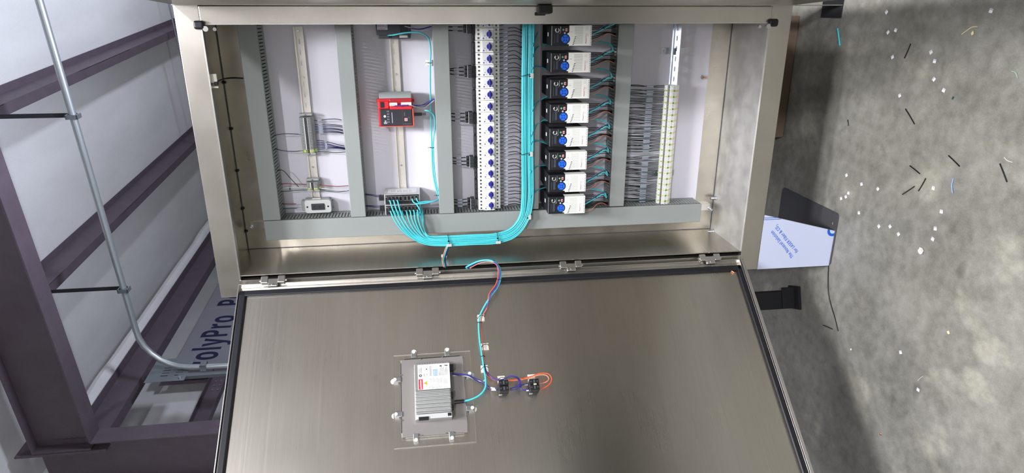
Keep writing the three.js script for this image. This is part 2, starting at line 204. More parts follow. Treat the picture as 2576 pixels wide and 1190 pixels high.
// ------------------------------------------------------------ the enclosure
const OY = 0.415, OH = 2.024, OW = 0.9283, DEP = -0.2964, XI = 0.018, YT = 2.064, FT = 0.079, FL = 0.07, FB = 0.0807, FR = 0.0697;
const enc = thing('electrical_enclosure', 'tall open stainless steel electrical cabinet standing on folded legs', 'cabinet', V(0, 0, 0));
{
  const e = (x0, x1, y0, y1, z0, z1) => muv(bb(x0, x1, y0 + OY, y1 + OY, z0, z1));
  const XR = OW + FR - 0.004;
  part('back_wall', e(XI, XR, 0.0, YT, DEP - 0.003, DEP), mill_steel, enc);
  part('top_wall', e(XI, XR, YT, YT + 0.003, DEP, -0.002), mill_steel, enc);
  part('bottom_wall', e(XI, XR, -0.0, 0.007, DEP, -0.002), dull_steel, enc);
  part('side_wall', e(XI - 0.004, XI, 0.0, YT, DEP, -0.002), door_steel, enc);
  part('side_wall', e(XR, XR + 0.003, -FB, YT + 0.035, DEP, -0.002), mill_steel, enc);
  part('outer_casing', [e(-FL, -FL + 0.003, -FB, OH + FT, DEP - 0.006, -0.002), e(-FL, XR, OH + FT - 0.003, OH + FT, DEP - 0.006, -0.002), e(-FL, XR, -FB, -FB + 0.003, DEP - 0.006, -0.002), e(-FL, XR, -FB, OH + FT, DEP - 0.009, DEP - 0.006)], mill_steel, enc);
  const fl = (x0, x1, y0, y1) => muv(rb(x1 - x0, y1 - y0, 0.006, 0.0024, (x0 + x1) / 2, (y0 + y1) / 2 + OY, -0.003));
  part('top_flange', fl(-FL, OW + FR, OH, OH + FT), flange_steel, enc); part('bottom_flange', fl(-FL, OW + FR, -FB, 0), flange_steel, enc);
  part('hinge_side_flange', fl(-FL, 0, 0, OH), flange_steel, enc); part('right_flange', fl(OW, OW + FR - 0.012, 0, OH), flange_steel, enc);
  part('top_lip', e(0, OW, OH - 0.004, OH, -0.02, 0.003), bright_steel, enc); part('bottom_lip', e(0, OW, 0, 0.003, -0.016, 0.003), bright_steel, enc); part('side_lip', e(-0.004, 0.0, 0, OH, -0.02, 0.004), bright_steel, enc); part('side_lip', e(OW - 0.002, OW + 0.002, 0, OH, -0.02, 0.004), bright_steel, enc);
  // weld seams at the back edges
  part('weld_seam', [e(XI, OW + 0.05, YT - 0.003, YT, DEP, DEP + 0.003), e(XI, OW + 0.05, 0.007, 0.0095, DEP, DEP + 0.003), e(XI, XI + 0.002, 0, YT, DEP, DEP + 0.002)], std(0x606164, 0.5, 0.6), enc);
  for (const x of [0.36, 0.53, 0.71, 0.2, 0.1]) part('weld_spot', new THREE.SphereGeometry(0.006, 10, 6).translate(x, YT + OY - 0.004, DEP + 0.004), dark_steel, enc);
  for (const x of [0.13]) {
    const m = part('mounting_rail', [muv(bb(x - 0.014, x + 0.014, 0.03 + OY, YT - 0.03 + OY, DEP, DEP + 0.022))], bright_steel, enc);
    for (const y of [0.03, YT - 0.03]) part('rail_bolt', [cyl(0.006, 0.02, x - 0.008, y + OY, DEP + 0.03, 'z', 0.006, 6), cyl(0.009, 0.004, x - 0.008, y + OY, DEP + 0.024)], zinc, m);
  }
  for (const [ix, iy, z] of [[1791, 580, -0.27], [1795, 497, -0.28]]) { const p = onZ(ix, iy, z); part('ground_stud', [cyl(0.006, 0.03, p.x, OY + 0.02, p.z + 0.01, 'y'), cyl(0.01, 0.006, p.x, OY + 0.012, p.z + 0.01, 'y', 0.01, 6)], zinc, enc); }
  // folded legs: a tapering front plate with its protective film, a foot pad along the depth
  const lx = (y) => 0.174 - (0.335 - y) * 0.257;
  const leg = part('leg', [muv(ext([[-0.071, 0.004], [lx(0.004), 0.004], [lx(0.334), 0.334], [-0.071, 0.334]], 0.003).translate(0, 0, -0.004)), muv(bb(-0.071, -0.068, 0.004, 0.334, -0.3, -0.004))], mill_steel, enc);
  const filmTex = canvasTex(1024, 1380, (x, W, H) => {   // 0.245 m x 0.330 m
    const k = W / 0.245; x.fillStyle = '#c3cbe2'; x.fillRect(0, 0, W, H); x.fillStyle = '#1f63c4';
    const P = (ix, iy) => { const q = onZ(ix, iy, 0); return [(q.x + 0.071) * k, (0.334 - q.y) * k]; };
    const say = (s, a, b, sub) => { const [ax, ay] = P(...a), [cx, cy] = P(...b); x.save(); x.translate(ax, ay); x.rotate(Math.atan2(cy - ay, cx - ax)); const L = Math.hypot(cx - ax, cy - ay); x.textBaseline = 'alphabetic'; x.font = `bold ${0.0205 * k}px sans-serif`; const w = x.measureText(s).width + (sub ? 0.008 * k : 0); x.scale(L / w, 1); x.fillText(s, 0, 0); if (sub) { x.font = `bold ${0.013 * k}px sans-serif`; x.fillText(sub, w - 0.007 * k, 0.005 * k); } x.restore(); };
    say('The Novacel Solution', [1997, 645], [1944, 579]); say('for LASER Fiber & CO', [2009, 632], [1954, 565], '2');
    const [lx0, ly0] = P(1922, 549), [lx1, ly1] = P(1966, 547); x.strokeStyle = '#2a62b8'; x.lineWidth = 0.0026 * k; for (const o of [0, 0.007]) { x.beginPath(); x.moveTo(lx0 - o * k, ly0); x.lineTo(lx1 - o * k, ly1); x.stroke(); }
    const [cx, cy] = P(2096, 580); x.lineWidth = 0.012 * k; x.strokeStyle = '#1c5fc2'; x.beginPath(); x.arc(cx, cy, 0.02 * k, 0, Math.PI * 2); x.stroke();
  });
  const fg = new THREE.ShapeGeometry(new THREE.Shape([[-0.0705, 0.0045], [lx(0.0045) - 0.001, 0.0045], [lx(0.334) - 0.001, 0.334], [-0.0705, 0.334]].map(([x, y]) => new THREE.Vector2(x, y)))).translate(0, 0, -0.0004);
  const fp = fg.attributes.position, fu = fg.attributes.uv; for (let i = 0; i < fp.count; i++) fu.setXY(i, (fp.getX(i) + 0.071) / 0.245, (fp.getY(i) - 0.004) / 0.33);
  part('protective_film', fg, std(0xffffff, 0.3, 0, { map: filmTex }), leg);
  const pad = part('foot_pad', ext([...rr(-0.071, 0.165, -0.44, 0.006, 0.018)], 0.005, 0, [rr(0.105, 0.12, -0.035, -0.02, 0.007), rr(0.06, 0.07, -0.1, -0.07, 0.005)].map((h) => h.slice().reverse())).rotateX(Math.PI / 2).translate(0, 0.0055, 0), std(0x5c5d60, 0.5, 0.5), enc);
  part('leg_gusset', muv(ext([[-0.3, 0.005], [-0.02, 0.005], [-0.004, 0.33], [-0.3, 0.33]], 0.003).rotateY(-Math.PI / 2).rotateZ(0)).translate(-0.03, 0, 0), dark_steel, enc);
  part('leg', muv(bb(XR - 0.003, XR, 0.004, 0.334, -0.3, -0.2)), mill_steel, enc); part('foot_pad', bb(XR - 0.05, XR + 0.03, 0, 0.005, -0.34, -0.2), dark_steel, enc);
}
// rubber corner catches of the opening
for (const [ix, iy, l] of [[510, 66, 'black rubber catch with steel roller at the upper corner by the right flange'], [1937, 60, 'black rubber catch with steel roller at the lower corner by the right flange']]) {
  const p = onZ(ix, iy, 0.0); const up = ix < 1000 ? -1 : 1; const t = thing('corner_catch', l, 'catch', p);
  part('rubber_block', rb(0.028, 0.034, 0.03, 0.008, 0.004, up * -0.008, 0.004), M.rubber, t); part('roller', cyl(0.009, 0.016, -0.008, up * 0.012, 0.008, 'z'), bright_steel, t); part('screw_head', cyl(0.006, 0.008, -0.01, up * 0.034, -0.012, 'z'), bright_steel, t);
}

// ------------------------------------------------------------ the open doors
const DB = 0.419, DT = 2.438, DWID = 1.0;
function makeDoor(name, label, p, turn, H0, H1, W, hinges) {
  const t = thing(name, label, 'door', p, turn);
  // local x runs to the hinge side, so the free edge is at -W; local z is the inner face
  part('skin', muv(bb(-W, 0, H0, H1, -0.034, SKIN)), door_steel, t);
  const rim = (x0, x1, y0, y1, z1) => muv(rb(x1 - x0, y1 - y0, z1 + 0.034, 0.0012, (x0 + x1) / 2, (y0 + y1) / 2, (z1 - 0.034) / 2));
  part('top_return', rim(-W, 0, H1 - 0.004, H1, 0.001), bright_steel, t); part('bottom_return', [rim(-W, 0, H0, H0 + 0.013, 0.001), rim(-W, 0, H0 + 0.017, H0 + 0.0195, 0.001)], bright_steel, t); part('hinge_return', [rim(-0.003, 0, H0, H1, 0.001), rim(-0.0165, -0.0145, H0 + 0.02, H1 - 0.012, -0.006)], bright_steel, t); part('free_return', rim(-W, -W + 0.003, H0, H1, 0.001), bright_steel, t);
  const gk = (x0, x1, y0, y1) => rb(x1 - x0, y1 - y0, 0.014, 0.005, (x0 + x1) / 2, (y0 + y1) / 2, SKIN + 0.0065, 3);
  part('gasket', [gk(-W + 0.02, -0.026, H1 - 0.031, H1 - 0.006), gk(-W + 0.02, -0.026, H0 + 0.021, H0 + 0.039), gk(-0.05, -0.026, H0 + 0.021, H1 - 0.006), gk(-W + 0.02, -W + 0.042, H0 + 0.021, H1 - 0.006)], M.rubber, t);
  for (const y of hinges) { const h = part('hinge', [rb(0.03, 0.026, 0.02, 0.003, 0.008, y + 0.031, 0.006), rb(0.03, 0.026, 0.02, 0.003, 0.008, y - 0.031, 0.006), rb(0.034, 0.036, 0.014, 0.003, -0.004, y, 0.006), cyl(0.005, 0.1, 0.006, y, 0.006, 'y')], bright_steel, t); part('hinge_screw', cyl(0.0055, 0.003, -0.012, y, 0.014, 'z', 0.0045, 12), zinc, h); }
  return t;
}
const hy = [[686, 714], [1076, 692], [1437, 674], [1788, 657]].map(([ix, iy]) => onDoor(ix, iy, 0.01).y);
makeDoor('cabinet_door', 'wide open brushed stainless door with black gasket and touch panel', HINGE.clone(), DOORTURN, DB, DT, DWID, hy);
{
  const RTURN = -87 * Math.PI / 180;
  // the other door stands open at the right flange; only a strip of its inner face shows
  const t = thing('cabinet_door', 'narrow strip of the opposite open stainless door along the right flange', 'door', V(OW + 0.062, 0, 0.006), RTURN);
  part('skin', muv(bb(0, 1.0, OY - FB, OY + OH + FT, -0.02, 0)), door_steel, t);
  part('hinge_return', muv(bb(0, 0.003, OY - FB, OY + OH + FT, -0.02, 0.002)), bright_steel, t);
  const q = hit(1368, 12, V(Math.sin(RTURN), 0, Math.cos(RTURN)), V(Math.sin(RTURN), 0, Math.cos(RTURN)).dot(t.position));
  const lt = thing('door_latch', 'black latch block on the opposite door by the picture edge', 'latch', q, RTURN); part('block', rb(0.06, 0.05, 0.03, 0.006, 0.012, 0, 0.016), M.black, lt); part('cam', rb(0.03, 0.04, 0.012, 0.004, -0.02, 0.012, 0.03), dark_steel, lt);
}

{ // out of the picture: a black tool chest that the door mirrors, a crate that closes the view under the cabinet
  const t = thing('tool_chest', 'long low black tool chest on the floor to the right of the work place', 'tool chest', V(2.3, 0, 0.7));
  part('case', rb(0.6, 0.6, 2.2, 0.01, 0, 0.34, 0), M.blackMatte, t); part('plinth', bb(-0.27, 0.27, 0, 0.04, -1.05, 1.05), M.blackMatte, t);
  for (let i = 0; i < 3; i++) for (let j = 0; j < 3; j++) { const d = part('drawer', rb(0.012, 0.17, 0.68, 0.004, -0.304, 0.15 + i * 0.19, -0.72 + j * 0.72), M.black, t); part('handle', rb(0.012, 0.015, 0.4, 0.004, -0.316, 0.2 + i * 0.19, -0.72 + j * 0.72), dark_steel, d); }
  const c = thing('shipping_crate', 'dark plywood crate standing in the gloom behind the cabinet', 'crate', V(1.2, 0, -1.15));
  const ply = std(0x2a211b, 0.85); part('case', muv(bb(-1.15, 1.15, 0.08, 1.7, -0.38, 0.38)), ply, c); for (const x of [-0.9, 0, 0.9]) part('skid', muv(bb(x - 0.06, x + 0.06, 0, 0.08, -0.38, 0.38)), ply, c);
  for (const x of [-1.1, 0, 1.1]) part('batten', muv(bb(x - 0.045, x + 0.045, 0.08, 1.7, 0.38, 0.4)), ply, c);
}
{
  const t = thing('work_cart', 'grey steel work cart right in front of the photographer, below the picture', 'cart', V(0.95, 0, 2.02));
  part('top', rb(1.9, 0.03, 0.36, 0.006, 0, 0.985, 0), galv, t); part('shelf', rb(1.84, 0.02, 0.32, 0.004, 0, 0.3, 0), galv, t); part('back_panel', bb(-0.92, 0.92, 0.31, 0.97, -0.16, -0.15), dark_steel, t);
  for (const x of [-0.92, 0.92]) for (const z of [-0.15, 0.15]) { part('leg', bb(x - 0.02, x + 0.02, 0.08, 0.97, z - 0.02, z + 0.02), dark_steel, t); part('caster', cyl(0.04, 0.03, x, 0.04, z, 'x'), M.rubber, t); }
}

// ------------------------------------------------------------ mounting panel, ducts, rails
const PZ = -0.262, yw = (y) => y;
{
  const t = thing('mounting_panel', 'white painted steel back panel carrying all the devices', 'panel', V(0, 0, PZ));
  part('plate', rb(0.83, 1.835, 0.003, 0.001, 0.521, 0.523 + 0.9175, -0.0016), M.panel, t);
  for (const [ix, iy] of [[1771, 195]]) { const p = onZ(ix, iy, PZ + 0.01); const b = part('panel_nut', [cyl(0.0082, 0.007, p.x, p.y, 0.004, 'z', 0.0082, 6), cyl(0.0105, 0.002, p.x, p.y, 0.001)], zinc, t); part('copper_stud', cyl(0.0044, 0.012, p.x, p.y, 0.011), M.copper, b); }
}
const DF = -0.152;                                            // duct covers
function duct(name, label, L, vertical, x, y, w) {            // a slotted duct: cover, back, two combs of fingers
  const t = thing(name, label, 'cable duct', V(x, y, PZ)); const D = DF - PZ, h = w / 2;
  const q = (g) => vertical ? g.rotateZ(Math.PI / 2) : g;
  part('cover', q(rb(L, w, 0.012, 0.0025, L / 2, 0, D - 0.006)), M.duct, t);
  part('base', q(bb(0, L, -h + 0.003, h - 0.003, 0.0004, 0.003)), M.duct, t);
  for (const s of [-1, 1]) {
    const g = [bb(0, L, s * (h - 0.003) - 0.001, s * (h - 0.003) + 0.001, 0.0004, 0.026)];
    for (let i = 0; i * 0.0125 < L - 0.008; i++) g.push(bb(i * 0.0125, i * 0.0125 + 0.0085, s * (h - 0.003) - 0.001, s * (h - 0.003) + 0.001, 0.026, D - 0.011));
    g.push(bb(0, L, s * (h - 0.003) - 0.001, s * (h - 0.003) + 0.001, D - 0.022, D - 0.011));
    const c = part('slotted_side', g.map((a) => q(a)), M.duct, t); c.userData = { kind: 'stuff' };
  }
  return t;
}
duct('cable_duct', 'grey slotted duct nearest the cabinet top, in shade', 0.74, false, 0.186, 2.331, 0.067);
duct('cable_duct', 'grey slotted duct between the two rails of terminals and modules', 0.74, false, 0.186, 1.994, 0.0585);
duct('cable_duct', 'grey slotted duct between the red module and the breakers', 0.74, false, 0.186, 1.639, 0.061);
duct('cable_duct', 'grey slotted duct half hidden by the teal bundle and the drives', 0.735, false, 0.19, 1.291, 0.068);
duct('cable_duct', 'grey slotted duct below the drives, banded with light', 0.735, false, 0.188, 0.9215, 0.0625);
duct('cable_duct', 'long grey slotted duct along the hinge side joining the other ducts', 1.822, true, 0.143, 0.542, 0.082);

const slot = (x, y, l, w = 0.0055) => rr(x - l / 2, x + l / 2, y - w / 2, y + w / 2, w / 2 - 0.0002, 3).reverse();
function dinRail(label, x0, x1, y, z, mat = M.railZinc, cut = []) {
  const t = thing('din_rail', label, 'rail', V(x0, y, z)); const L = x1 - x0, holes = [];
  for (let x = 0.012; x < L - 0.02; x += 0.04) if (!cut.some((c) => Math.abs(c - x0 - x) < 0.012)) holes.push(slot(x + 0.009, 0, 0.02, 0.005));
  part('web', ext([[0, -0.0125], [L, -0.0125], [L, 0.0125], [0, 0.0125]], 0.001, 0, holes), mat, t);
  for (const s of [-1, 1]) part('edge', [bb(0, L, s * 0.0125 - 0.0006, s * 0.0125 + 0.0006, 0, 0.0075), bb(0, L, s * 0.0151 - 0.0026, s * 0.0151 + 0.0026, 0.0066, 0.0076)], mat, t);
  for (const c of cut) { part('rail_screw', [cyl(0.0045, 0.004, c - x0, 0, 0.003, 'z', 0.0036, 12)], zinc, t); }
  return t;
}
dinRail('zinc mounting rail carrying the grey terminals and the outlet', 0.2, 0.915, 2.172, PZ + 0.0004, M.railZinc, [0.9, 0.728, 0.373]);
dinRail('zinc mounting rail running behind the red module and the two switches', 0.2, 0.915, 1.8175, PZ + 0.0004, M.railZinc, [0.735, 0.37]);

// ------------------------------------------------------------ terminal blocks
const holeDots = (xs, ys, z, r = 0.0016) => xs.flatMap((x) => ys.map((y) => new THREE.CircleGeometry(r, 8).translate(x, y, z)));
function makeTerminal(body, stripe, label) {                   // 6.1 mm slice, local: y across the rail, z forward from the rail
  const t = thing('terminal_block', label, 'terminal'); const w = 0.0056;
  const prof = [[-0.027, 0.004], [-0.027, 0.026], [-0.0225, 0.034], [-0.019, 0.044], [-0.006, 0.046], [-0.004, 0.041], [0.004, 0.041], [0.006, 0.046], [0.019, 0.044], [0.0225, 0.034], [0.027, 0.026], [0.027, 0.004]];
  part('body', ext(prof.map(([y, z]) => [-z, y]), w).translate(0, 0, -w / 2).rotateY(Math.PI / 2), body, t);
  part('wire_entry', holeDots([0], [-0.016, -0.0105, 0.0105, 0.016], 0.0462, 0.00165), M.hole, t);
  part('jumper_channel', bb(-0.0026, 0.0026, -0.0036, 0.0036, 0.0405, 0.0415), dark_steel, t);
  if (stripe) for (const g of [bb(-0.0028, 0.0028, 0.0192, 0.0225, 0.0345, 0.0442), bb(-0.0028, 0.0028, -0.0225, -0.0192, 0.0345, 0.0442), bb(-0.0028, 0.0028, 0.0065, 0.009, 0.0452, 0.0464)]) part('ground_stripe', g, M.groundGreen, t);
  else part('marker', bb(-0.0024, 0.0024, 0.0062, 0.0088, 0.0452, 0.0463), M.white, t);
  return t;
}
function terminalRow(n, x0, pitch, p, tilt, sets) {            // sets[i] -> 'g' ground, else plain
  const pro = {};
  for (let i = 0; i < n; i++) { const [body, stripe, label, group, say] = sets(i); const key = label; let o;
    if (!pro[key]) o = pro[key] = makeTerminal(body, stripe, label); else o = dup(pro[key], 'terminal_block');
    o.userData.label = say ?? label; o.userData.group = group; o.position.set(x0 + i * pitch, p.y, p.z); o.rotation.x = tilt; }
}
const GT = 'grey terminals on the upper rail', WT = 'white terminals of the long strip', GG = 'green and yellow ground terminals of the long strip';
terminalRow(23, 0.444, 0.006, V(0, 2.172, PZ + 0.004), 0, (i) => i < 2 ? [M.yellow, true, 'green and yellow ground terminal at the low end of the grey terminal row', 'ground terminals of the grey row', `green and yellow ground terminal, ${i ? 'inner' : 'outer'} of two at the low end of the grey row`] : [M.terminalGrey, false, 'grey terminal in the long row on the upper rail, blue wires beside it', GT, `grey terminal in the long row on the upper rail, ${nth(23 - i)} from the photo top`]);
terminalRow(5, 0.293, 0.006, V(0, 2.172, PZ + 0.004), 0, (i) => i < 1 ? [M.yellow, true, 'green and yellow ground terminal in the short row above the outlet', null] : [M.terminalGrey, false, 'grey terminal in the short row between the outlet and the long row', 'grey terminals of the short row', `grey terminal in the short row above the outlet, ${nth(5 - i)} from the photo top`]);
const endStop = (x, label) => { const t = thing('end_stop', label, 'end stop', V(x, 2.172, PZ + 0.004)); part('body', [rb(0.008, 0.05, 0.032, 0.002, 0, 0, 0.02)], M.greyPlastic, t); part('screw_head', cyl(0.003, 0.002, 0, 0, 0.0365), M.screw, t); };
endStop(0.5895, 'grey rail end stop at the far end of the long grey terminal row'); endStop(0.435, 'grey rail end stop below the long grey terminal row'); endStop(0.3285, 'grey rail end stop at the upper end of the short terminal row'); endStop(0.284, 'grey rail end stop between the short terminal row and the outlet');
// long white strip, on a rail tilted up towards the viewer
const TILT = -Math.PI / 4, stripFace = onZ(1682, 212, -0.185), stripY = stripFace.y - 0.05 * Math.SQRT1_2, stripZ = stripFace.z - 0.05 * Math.SQRT1_2;
const strip0 = 0.1705, NSTRIP = 84;
terminalRow(NSTRIP, strip0, 0.00615, V(0, stripY, stripZ), TILT, (i) => i % 4 === 0 ? [M.yellow, true, 'thin yellow and green ground terminal repeating along the white strip', GG, `green and yellow ground terminal of the white strip, ${nth(21 - i / 4)} from the photo top`] : [M.terminal, false, 'white terminal in the long tilted strip at the lower end of the panel', WT, `white terminal in the long tilted strip, block ${nth(84 - i)} from the photo top`]);
{
  const t = dinRail('tilted zinc rail on brackets holding the long white terminal strip', 0.165, 0.92, stripY, stripZ - 0.002, std(0xc9d2dc, 0.25, 0.9), []);
  t.rotation.x = TILT;
  for (const [x, l] of [[0.815, 'steel tilt bracket under the bare end of the lower rail'], [0.30, 'steel tilt bracket hidden behind the white terminal strip']]) {
    const b = thing('tilt_bracket', l, 'bracket', V(x, stripY, PZ)); const d = stripZ - PZ - 0.004;
    for (const q of [-1, 1]) { part('foot', bb(-0.013, 0.013, q > 0 ? 0.012 : -0.05, q > 0 ? 0.05 : -0.012, 0, 0.002), zinc, b); part('arm', q > 0 ? bb(-0.013, 0.013, 0.01, 0.012, 0, d + 0.008) : bb(-0.013, 0.013, -0.012, -0.01, 0, d - 0.014), zinc, b); } part('bolt', cyl(0.0055, 0.004, 0, 0.036, 0.004, 'z', 0.0055, 6), zinc, b);
  }
}

// ------------------------------------------------------------ outlet, modules, switches on the upper rails
{
  const t = thing('outlet_box', 'light grey rail outlet box with a black duplex receptacle', 'outlet', V(0.222, 2.163, PZ));
  part('base', rb(0.052, 0.098, 0.036, 0.004, 0, 0, 0.024), M.greyPlastic, t);
  part('housing', ext(rr(-0.025, 0.025, -0.05, 0.05, 0.008), 0.018, 0.002).translate(0, -0.006, 0.042), M.lightPlastic, t);
  const r = part('receptacle', rb(0.027, 0.052, 0.006, 0.003, 0, -0.006, 0.064), std(0x2a2c33, 0.5), t);
  part('socket', [-0.017, 0.005].flatMap((y) => [bb(-0.005, -0.0035, y - 0.003, y + 0.004, 0.0668, 0.0674), bb(0.0035, 0.005, y - 0.003, y + 0.004, 0.0668, 0.0674), cyl(0.002, 0.0006, 0, y - 0.007 + 0.012, 0.067)]), M.hole, r);
  for (const y of [0.036, -0.046]) part('screw_recess', cyl(0.0035, 0.001, 0, y, 0.0625), M.hole, t);
  part('label', bb(0.0245, 0.0275, -0.015, 0.018, 0.03, 0.04), M.white, t); part('wire_cap', rb(0.042, 0.018, 0.03, 0.003, -0.002, 0.054, 0.022), M.greyPlastic, t); part('release_tab', [bb(-0.02, -0.016, -0.062, -0.048, 0.012, 0.02), bb(0.012, 0.016, -0.062, -0.048, 0.012, 0.02)], M.greyPlastic, t);
}
const px = (x, y, z = 0) => V(x, y, z);
{ // communication adapter peeking out beside the flange
  const p = onZ(985, 54, -0.17), t = thing('bus_adapter', 'dark grey bus adapter module cut off by the right flange', 'module', V(p.x, 1.8175, PZ)); const c = p.x;
  part('body', rb(0.098, 0.128, 0.072, 0.004, 0, -0.004, 0.042), M.charcoal, t);
  part('printed_label', new THREE.PlaneGeometry(0.075, 0.038).translate(0.008, 0.036, 0.0785), std(0xffffff, 0.5, 0, { map: canvasTex(256, 128, (x, W, H) => { x.fillStyle = '#b9bcc6'; x.fillRect(0, 0, W, H); x.fillStyle = '#45474f'; for (let i = 0; i < 6; i++) { x.fillRect(30, 14 + i * 14, 60, 4); x.fillRect(96 + i * 3, 16 + i * 13, 60 + i * 5, 1.5); } for (let i = 0; i < 4; i++) for (let j = 0; j < 2; j++) x.fillRect(20 + i * 16, 100 + j * 12, 7, 7); x.fillStyle = '#9a2b34'; x.fillRect(8, 10, 6, 90); }) }), t);
  part('terminal_plug', [rb(0.05, 0.012, 0.01, 0.002, 0.022, -0.008, 0.082)], M.white, t);
  for (let i = 0; i < 6; i++) part('vent_rib', bb(-0.046 + 0.012 * 0 - 0.0, 0.03, -0.03 - i * 0.0055 - 0.001, -0.03 - i * 0.0055 + 0.001, 0.077, 0.081), M.black, t);
  part('lower_step', rb(0.02, 0.12, 0.06, 0.003, -0.052, -0.006, 0.034), M.charcoal, t); part('network_port', rb(0.012, 0.014, 0.006, 0.002, -0.052, 0.01, 0.063), M.hole, t); part('side_label', bb(-0.058, -0.046, -0.055, -0.025, 0.0635, 0.0645), M.white, t);
}
{ // red safety controller
  const p = onZ(1000, 284, -0.155), t = thing('safety_controller', 'red safety controller with black front on the second rail', 'module', V(p.x, 1.8225, PZ));
  const w = 0.106, h = 0.134; const D = 0.1;
  part('body', rb(w, h, D - 0.012, 0.004, 0, 0, D / 2 - 0.004), M.redPlastic, t);
  part('end_cover', new THREE.CylinderGeometry(0.03, 0.03, h - 0.012, 24, 1, false, 0, Math.PI).rotateY(0).translate(0, 0, 0).scale(0.9, 1, 1.35).translate(w / 2 - 0.006, 0, D / 2 - 0.006), M.greyPlastic, t);
  part('front_plate', rb(0.064, h - 0.012, 0.008, 0.003, -0.019, -0.002, D - 0.006), std(0x23262d, 0.5), t);
  part('rim', [bb(-0.0535, -0.0515, -h / 2, h / 2, D - 0.014, D + 0.0), bb(-0.0535, 0.014, -h / 2 - 0.001, -h / 2 + 0.003, D - 0.014, D - 0.002)], std(0xe0523f, 0.4), t);
  part('block_face', rb(0.028, 0.04, 0.014, 0.003, 0.029, 0.044, D - 0.01), std(0xd2232e, 0.4), t); part('window', bb(0.019, 0.041, 0.041, 0.056, D - 0.003, D - 0.0025), std(0x1d1f26, 0.3), t);
  part('deck', [rb(0.02, 0.086, 0.014, 0.004, 0.021, -0.022, D - 0.008)], std(0xd2232e, 0.4), t); part('deck', [rb(0.014, 0.086, 0.012, 0.003, 0.046, -0.022, D - 0.012)], std(0xa81a24, 0.45), t);
  part('terminal_plug', rb(0.012, 0.03, 0.02, 0.002, 0.032, 0.006, D - 0.004), M.white, t); part('terminal_plug', rb(0.012, 0.04, 0.02, 0.002, 0.033, -0.043, D - 0.004), M.white, t);
  part('plug_holes', holeDots([0.03], [0.014, 0.009, 0.004, -0.001, -0.03, -0.036, -0.042, -0.048, -0.054], D + 0.0064, 0.0014), M.hole, t);
  part('printed_front', new THREE.PlaneGeometry(0.062, 0.118).translate(-0.019, -0.002, D - 0.0017), std(0xffffff, 0.5, 0, { map: canvasTex(256, 488, (x, W, H) => {
    x.fillStyle = '#23262d'; x.fillRect(0, 0, W, H); x.fillStyle = '#d8d8dc'; x.beginPath(); x.arc(150, 62, 20, 0, 7); x.fill(); x.fillStyle = '#23262d'; x.font = 'bold 20px sans-serif'; x.fillText('S', 143, 70);
    x.fillStyle = '#9a9ca0'; x.fillRect(40, 55, 46, 26); x.fillRect(30, 40, 26, 54); x.fillStyle = '#c9cacf'; for (let i = 0; i < 5; i++) { x.fillRect(216 - i * 42, 102, 22, 5); x.fillRect(216 - i * 42, 122, 22, 5); } x.fillRect(40, 172, 170, 8);
    x.fillStyle = '#e6e6e8'; x.fillRect(70, 372, 44, 44); x.fillStyle = '#c5232c'; x.fillRect(76, 378, 32, 32); x.fillStyle = '#fff'; x.fillRect(84, 390, 16, 6); x.fillStyle = '#8c8d92'; x.fillRect(20, 345, 3, 130); x.fillRect(150, 372, 60, 5); x.fillRect(120, 430, 4, 24); x.strokeStyle = '#8a4444'; x.strokeRect(-2, 340, 260, 1); }) }), t);
  part('latch', [rb(0.012, 0.006, 0.03, 0.002, 0.04, h / 2 + 0.003, 0.04)], M.redPlastic, t); part('latch', [rb(0.012, 0.006, 0.03, 0.002, 0.04, -h / 2 - 0.003, 0.05)], M.redPlastic, t);
  const plug = thing('network_plug', 'black ridged plug on the side of the red controller', 'plug', V(p.x - 0.012, 1.755, PZ + 0.07)); part('body', rb(0.012, 0.03, 0.012, 0.002, 0, -0.018, 0), M.black, plug); part('strain_ridge', [0.002, 0.006, 0.01, 0.014].map((k) => cyl(0.0058, 0.0025, 0, -0.033 - k, 0, 'y')), M.black, plug);
}
function makeSwitch(label, x) {
  const t = thing('network_switch', label, 'network switch', V(x, 1.8165, PZ)); const D = 0.104, w = 0.042, h = 0.142;
  part('housing', rb(w, h, D, 0.002, 0, 0, D / 2 + 0.006), std(0xc6c8ca, 0.38, 0.5), t);
  part('face', bb(-w / 2 + 0.002, w / 2 - 0.002, -h / 2 + 0.004, h / 2 - 0.004, D + 0.0055, D + 0.0068), M.black, t);
  for (let i = 0; i < 8; i++) { const y = 0.05 - i * 0.0148 - (i > 3 ? 0.003 : 0); const p = part('port', [bb(-0.004, 0.0135, y - 0.0068, y - 0.0058, D + 0.006, D + 0.0078), bb(-0.004, 0.0135, y + 0.0058, y + 0.0068, D + 0.006, D + 0.0078), bb(-0.005, -0.004, y - 0.0068, y + 0.0068, D + 0.006, D + 0.0078), bb(0.0125, 0.0135, y - 0.0068, y + 0.0068, D + 0.006, D + 0.0078)], M.silver, t); part('port_cavity', bb(-0.0038, 0.0123, y - 0.0056, y + 0.0056, D + 0.0066, D + 0.0071), M.hole, p); }
  part('fixing_screw', cyl(0.003, 0.0016, 0.012, 0.063, D + 0.007), bright_steel, t); part('status_lights', [0, 1, 2, 3].map((i) => bb(-0.015 + i * 0.006, -0.012 + i * 0.006, 0.0585, 0.0605, D + 0.0066, D + 0.0074)), M.led, t);
  part('power_plug', rb(0.018, 0.022, 0.026, 0.002, 0.002, h / 2 + 0.011, D - 0.02), M.black, t);
  return t;
}
const swA = makeSwitch('silver network switch nearer the module row, with a printed side label', 0.254), swB = makeSwitch('silver network switch nearest the hinge side duct, fully plugged with teal cables', 0.2095);
